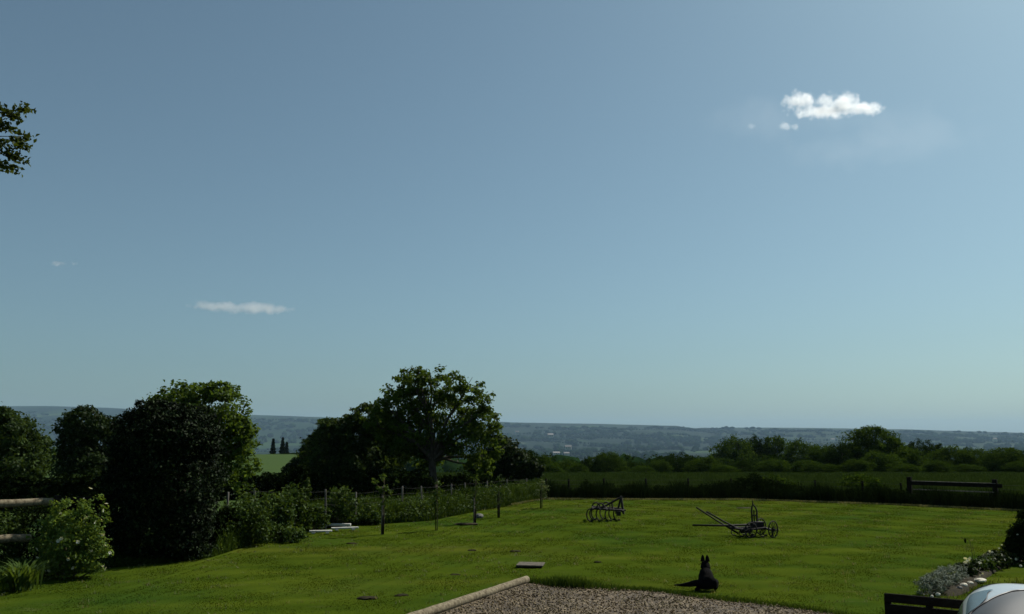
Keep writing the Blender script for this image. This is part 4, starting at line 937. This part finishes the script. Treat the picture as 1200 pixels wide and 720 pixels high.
for i, (px,py,sx,sy,sz,lab,mt_) in enumerate([(1148,681,.17,.10,.05,'long white stone furthest up the bed edge','stone'),(1137,684,.08,.05,.035,'cream stone in the middle of the bed edging','stone'),(1129,687,.10,.07,.05,'buff stone nearest the lavender in the bed edging','stone'),(1124,690,.07,.06,.04,'small dull stone at the lower end of the edging','rock'),(1099,697.5,.045,.04,.035,'small cream stone just below the lavender mound','stone'),(1092,700,.035,.03,.03,'smallest cream pebble-like stone below the lavender','stone'),(1196,664,.04,.03,.03,'cream stone at the right edge of the flower bed','stone')]):
    g = G(px,py,.05); o = stone((g[0],g[1],.06), (sx,sy,sz), 60+i, lab, mt_, 'stones edging the flower bed'); o.rotation_euler = (0,0,R(28))
# rough grass right of the bed
r = np.random.default_rng(77); n = 9000; x = r.uniform(5.5,11,n); y = r.uniform(11.5,18.5,n); k = (y-G(1060,699)[1])/(G(1215,640)[1]-G(1060,699)[1]); xb = G(1060,699)[0]+(G(1215,640)[0]-G(1060,699)[0])*k
ok = (x > xb+.35); x, y = x[ok], y[ok]; v, f = blades(x, y, H(x,y), r.uniform(.03,.09,len(x)), np.full(len(x),.014), r, .9)
tag(link('bank_grass', npmesh('bank_grass', v, f), M['olive']), 'patchy olive grass on the bank right of the flower bed', 'grass', kind='stuff')

# dark board fence
a, c = P(1036,695,12.3), P(1150,705.5,11.75)
bf = empty('board_fence', (a[0],a[1],0)); tag(bf, 'low fence of two thick dark boards in front of the parked car', 'fence')
dx, dy, dz = c[0]-a[0], c[1]-a[1], c[2]-a[2]; ang = math.atan2(dy,dx); L = math.hypot(dx,dy); rot = Matrix.Rotation(ang,3,'Z')@Matrix.Rotation(-math.atan2(dz,L),3,'Y')
for k, hh_ in ((0,.115),(1,.14)):
    mb = MB(); mb.box(Vector((dx/2,dy/2,a[2]+dz/2-.058-k*.155))-Vector((0,0,0)), (L,.05,hh_+.0), rot, .008); mb.build('board', M['darkpost'], bf)
for q in (.06,.5,.95):
    mb = MB(); mb.box((dx*q,dy*q+.075,(a[2]+dz*q-.07)/2), (.09,.08,a[2]+dz*q-.05), Matrix.Rotation(ang,3,'Z'), .008); mb.build('post', M['darkpost'], bf)

# ------------------------------------------------------------------ parked car (its roof corner shows)
def car():
    def paint(name, c, rough, metal=0., coat=0.):
        m, nt, out = mat(name); p = N(nt,'ShaderNodeBsdfPrincipled'); tc = nt.nodes.new('ShaderNodeTexCoord')
        cc = mixc(nt, c, tuple(q*.85 for q in c), noise(nt, 2.5, 4, .6, tc.outputs['Object'])); nt.links.new(cc, p.inputs['Base Color'])
        p.inputs['Roughness'].default_value = rough; p.inputs['Metallic'].default_value = metal; p.inputs['Coat Weight'].default_value = coat; nt.links.new(p.outputs[0], out.inputs[0]); return m
    sil = paint('silver_paint', (.50,.52,.53), .30, .1, .5); blk = paint('black_rubber', (.012,.013,.016), .5); gl = paint('tinted_glass', (.012,.025,.05), .2); rear = paint('rear_screen', (.030,.036,.042), .6)
    tyre = paint('tyre_rubber', (.02,.02,.02), .8); rim = paint('wheel_alloy', (.4,.4,.41), .3, .8); red = paint('lamp_red', (.25,.02,.015), .2)
    # greenhouse: a superelliptic shell; windows are panes laid 6 mm proud of it
    cx, cy, rz, ZB, ZR, A_, B_ = 5.2, 8.7, -28, .95, 1.5, .8, 1.5
    t = empty('parked_car', (cx, cy, 0), R(rz)); tag(t, 'silver car at the bottom right corner with only its roof and window corner showing', 'car')
    def S(th, q, off=0., e=.35, n=2.5, tum=.10):
        k = (1-min(q,1)**n)**(1/n)*(1-tum*q); c_, s_ = math.cos(th), math.sin(th)
        return (-(A_*k+off)*math.copysign(abs(s_)**e, s_), -(B_*k+off)*math.copysign(abs(c_)**e, c_), ZB+(ZR-ZB)*q+off*q)
    def patch(name, m, th0, th1, q0, q1, off=.006, nt_=40, nq=14, edge=None):
        v, f = [], []
        for i in range(nq+1):
            for j in range(nt_+1):
                q = q0+(q1-q0)*i/nq; w_ = edge(i/nq) if edge else (0,0); a = th0+w_[0]; b = th1+w_[1]
                if edge: u_ = 2*j/nt_-1; an = math.asin(math.copysign(abs(u_)**(1/.35), u_)*math.sin(R(b)))
                else: an = R(a+(b-a)*j/nt_)
                v.append(S(an, q, off))
        for i in range(nq):
            for j in range(nt_): f.append((i*(nt_+1)+j, (i+1)*(nt_+1)+j, (i+1)*(nt_+1)+j+1, i*(nt_+1)+j+1))
        mb = MB(); mb.add(v, f); return mb.build(name, m, t, smooth=True)
    v, f = [], []; NT, NQ = 144, 34
    for i in range(NQ+1):
        q = (i/NQ)**.45
        for j in range(NT):
            ta = 2*math.pi*j/NT; sa, ca = math.sin(ta), math.cos(ta); v.append(S(math.atan2(math.copysign(abs(sa)**2.4,sa), math.copysign(abs(ca)**2.4,ca)), q))
    for i in range(NQ):
        for j in range(NT): j2 = (j+1)%NT; f.append((i*NT+j, (i+1)*NT+j, (i+1)*NT+j2, i*NT+j2))
    mb = MB(); mb.add(v, f); mb.build('cabin', sil, t, smooth=True)
    def seal(th0, th1, q0, q1, edge, r_=.013):
        pts = []
        for k in np.linspace(0,1,60): w_ = edge(k); pts.append(S(R(th0+w_[0]), q0+(q1-q0)*k, .008))
        for k in np.linspace(-1,1,41): w_ = edge(1); pts.append(S(math.asin(math.copysign(abs(k)**(1/.35), k)*math.sin(R(w_[1]))), q1, .008))
        for k in np.linspace(1,0,60): w_ = edge(k); pts.append(S(R(th1+w_[1]), q0+(q1-q0)*k, .008))
        mb = MB(); mb.tube(pts, r_, 6); mb.build('window_seal', blk, t, smooth=True)
    ed = lambda k: tuple(sg*float(np.interp(.12+k*.8785, [.12,.4,.685,.835,.95,.97], [70,79,84,84.5,88,89.5])) for sg in (-1,1))
    patch('rear_window', rear, 0, 0, .12, .9985, edge=ed, nt_=80, nq=90); seal(0, 0, .12, .9985, ed, .012)
    for sx in (1,-1):
        cn = [(88.0,.58),(86.6,.77),(92,.90),(99,.66)]; v, f = [], []      # small glazed corner pane
        for i in range(13):
            for j in range(13):
                a_, b_ = i/12, j/12; q_ = [(1-a_)*((1-b_)*cn[0][m_]+b_*cn[1][m_])+a_*((1-b_)*cn[3][m_]+b_*cn[2][m_]) for m_ in (0,1)]; v.append(S(R(q_[0]*sx), q_[1], .007))
        for i in range(12):
            for j in range(12): f.append((i*13+j,(i+1)*13+j,(i+1)*13+j+1,i*13+j+1) if sx > 0 else (i*13+j,i*13+j+1,(i+1)*13+j+1,(i+1)*13+j))
        mb = MB(); mb.add(v, f); mb.build('quarter_window', gl, t, smooth=True)
        lo, hi = sorted((90*sx, 100*sx)); patch('door_window', gl, lo, hi, .10, .50)
    patch('windscreen', gl, 118, 242, .1, .84)
    # body below the windows
    secs = [(-1.62,.40,.80,.16),(-1.66,.42,.86,.08),(-1.56,.26,.96,.0),(-1.2,.2,.97,-.06),(0,.2,.97,-.06),(1.3,.2,.95,-.05),(1.9,.2,.90,-.03),(2.4,.25,.80,.04),(2.6,.34,.68,.16),(2.64,.4,.6,.28)]
    rows = []
    for y, zb, zt, ins in secs:
        x0, x1 = -.8+ins, .8-ins; rows.append([(x0+.06,y,zb),(x0,y,zb+.08),(x0-.01,y,(zb+zt)/2),(x0+.02,y,zt-.06),(x0+.10,y,zt),(0,y,zt+.02),(x1-.10,y,zt),(x1-.02,y,zt-.06),(x1+.01,y,(zb+zt)/2),(x1,y,zb+.08),(x1-.06,y,zb),(x0+.06,y,zb)])
    n = 12; v = [p for r_ in rows for p in r_]; f = [(i*n+j, i*n+j+1, (i+1)*n+j+1, (i+1)*n+j) for i in range(len(rows)-1) for j in range(n-1)]+[tuple(range(n-1))[::-1], tuple((len(rows)-1)*n+j for j in range(n-1))]
    mb = MB(); mb.add(v, f); o = mb.build('body', sil, t, smooth=True); o.modifiers.new('es','EDGE_SPLIT')
    for x_ in (-.62,.62):
        mb = MB(); mb.box((x_,-1.64,.72), (.16,.08,.2), None, .02); mb.build('tail_lamp', red, t)
    for x_ in (-.80,.80):
        for y_ in (-.95, 1.75):
            mb = MB(); mb.tube([(x_-.1,y_,.32),(x_-.09,y_,.32),(x_+.09,y_,.32),(x_+.1,y_,.32)], [.28,.32,.32,.28], 28); w_ = mb.build('wheel', tyre, t, smooth=True); w_.modifiers.new('es','EDGE_SPLIT')
            mb = MB(); s_ = -1 if x_ < 0 else 1; mb.tube([(x_+s_*.095,y_,.32),(x_+s_*.108,y_,.32)], [.2,.17], 20); mb.build('rim', rim, w_)
car()

# ------------------------------------------------------------------ clouds (real volumes of vapour, above the haze)
def cloud(px, py, d, wpx, hpx, dens, seed, label, puffs, thick=.8, scale=5., group='clouds'):
    x, y, z = P(px, py, d); s = d/1000.; wx, wz = wpx*s/2, hpx*s/2; wy = wx*thick
    m, nt, out = mat('cloud_vapour'); tc = nt.nodes.new('ShaderNodeTexCoord'); O = tc.outputs['Object']
    # union of soft ellipsoids (local coords in units of wx)
    prev = None
    for (cx, cz, rx, rz) in puffs:
        mp = nt.nodes.new('ShaderNodeMapping'); mp.vector_type = 'TEXTURE'; mp.inputs['Location'].default_value = (cx*wx, 0, cz*wz); mp.inputs['Scale'].default_value = (rx*wx, rx*wx*thick, rz*wz)
        nt.links.new(O, mp.inputs[0]); l = nt.nodes.new('ShaderNodeVectorMath'); l.operation = 'LENGTH'; nt.links.new(mp.outputs[0], l.inputs[0])
        v = l.outputs['Value']
        if prev is not None:
            mn = nt.nodes.new('ShaderNodeMath'); mn.operation = 'MINIMUM'; nt.links.new(prev, mn.inputs[0]); nt.links.new(v, mn.inputs[1]); v = mn.outputs[0]
        prev = v
    nz = nt.nodes.new('ShaderNodeTexNoise'); nz.noise_dimensions = '4D'; nz.inputs['W'].default_value = seed; nz.inputs['Scale'].default_value = scale/wx; nz.inputs['Detail'].default_value = 5; nz.inputs['Roughness'].default_value = .62; nt.links.new(O, nz.inputs['Vector'])
    def MA(op, a, b):
        n = nt.nodes.new('ShaderNodeMath'); n.operation = op
        for i, q in enumerate((a,b)):
            if hasattr(q,'is_output'): nt.links.new(q, n.inputs[i])
            else: n.inputs[i].default_value = q
        return n.outputs[0]
    nn = MA('MULTIPLY', MA('SUBTRACT', nz.outputs['Fac'], .5), 2.4)
    e = MA('SUBTRACT', MA('SUBTRACT', .78, prev), nn)
    mr = nt.nodes.new('ShaderNodeMapRange'); nt.links.new(e, mr.inputs[0]); mr.inputs[1].default_value = 0; mr.inputs[2].default_value = .55; mr.inputs[3].default_value = 0; mr.inputs[4].default_value = dens
    pv = nt.nodes.new('ShaderNodeVolumePrincipled'); pv.inputs['Color'].default_value = (.97,.97,.97,1); pv.inputs['Anisotropy'].default_value = .55
    nt.links.new(mr.outputs[0], pv.inputs['Density']); nt.links.new(pv.outputs[0], out.inputs['Volume'])
    bm_v = []; bx = MB(); bx.box((0,0,0), (wx*2.3, wy*2.3, wz*2.6)); o = bx.build('cloud', m, None, (x,y,z)); tag(o, label, 'cloud', group, kind='thing'); return o
cloud(975,121,4200,130,44,.022,3.1,'brightest puffy white cloud high on the right',[(-.62,.0,.40,.78),(.22,-.05,.46,.80),(.62,-.3,.42,.52),(-.12,.1,.26,.5),(-.1,-.5,.8,.3)], .5, 6.)
cloud(924,148,4200,40,20,.012,7.7,'small pale wisp just below the bright cloud',[(-.2,0,.6,.6),(.35,-.1,.5,.6)], .5, 3.)
cloud(881,148,4200,18,14,.008,5.2,'tiny faint puff left of the small wisp',[(0,0,.8,.7)], .5, 3.)
cloud(278,360,6500,140,26,.009,2.4,'long flat grey-white cloud low on the left',[(-.3,0,.62,.6),(.3,-.1,.65,.7),(.7,-.2,.3,.4)], .4, 5.)
cloud(68,309,6500,30,12,.010,9.1,'smaller faint streak of cloud near the left edge',[(0,0,.9,.7)], .4, 3.)
cloud(87,309,6500,14,9,.009,1.3,'tiniest faint streak of cloud right of the left streak',[(0,0,.9,.7)], .4, 3.)

cloud(985,150,5600,420,150,.00013,4.4,'thin transparent veil of cloud round the bright puffy cloud',[(-.45,.1,.5,.5),(.4,-.1,.55,.6),(.1,-.4,.6,.35),(0,.2,.4,.4)], .5, 6.)
# ------------------------------------------------------------------ haze
m, nt, out = mat('valley_haze'); pv = nt.nodes.new('ShaderNodeVolumePrincipled'); pv.inputs['Color'].default_value = (.50,.75,1,1); pv.inputs['Density'].default_value = 3.8e-5; pv.inputs['Anisotropy'].default_value = .0
nt.links.new(pv.outputs[0], out.inputs['Volume'])
mb = MB(); mb.box((0,0,140), (46000,46000,520+40)); o = mb.build('haze', m); tag(o, 'thin blue haze over the valley', 'haze', kind='stuff')
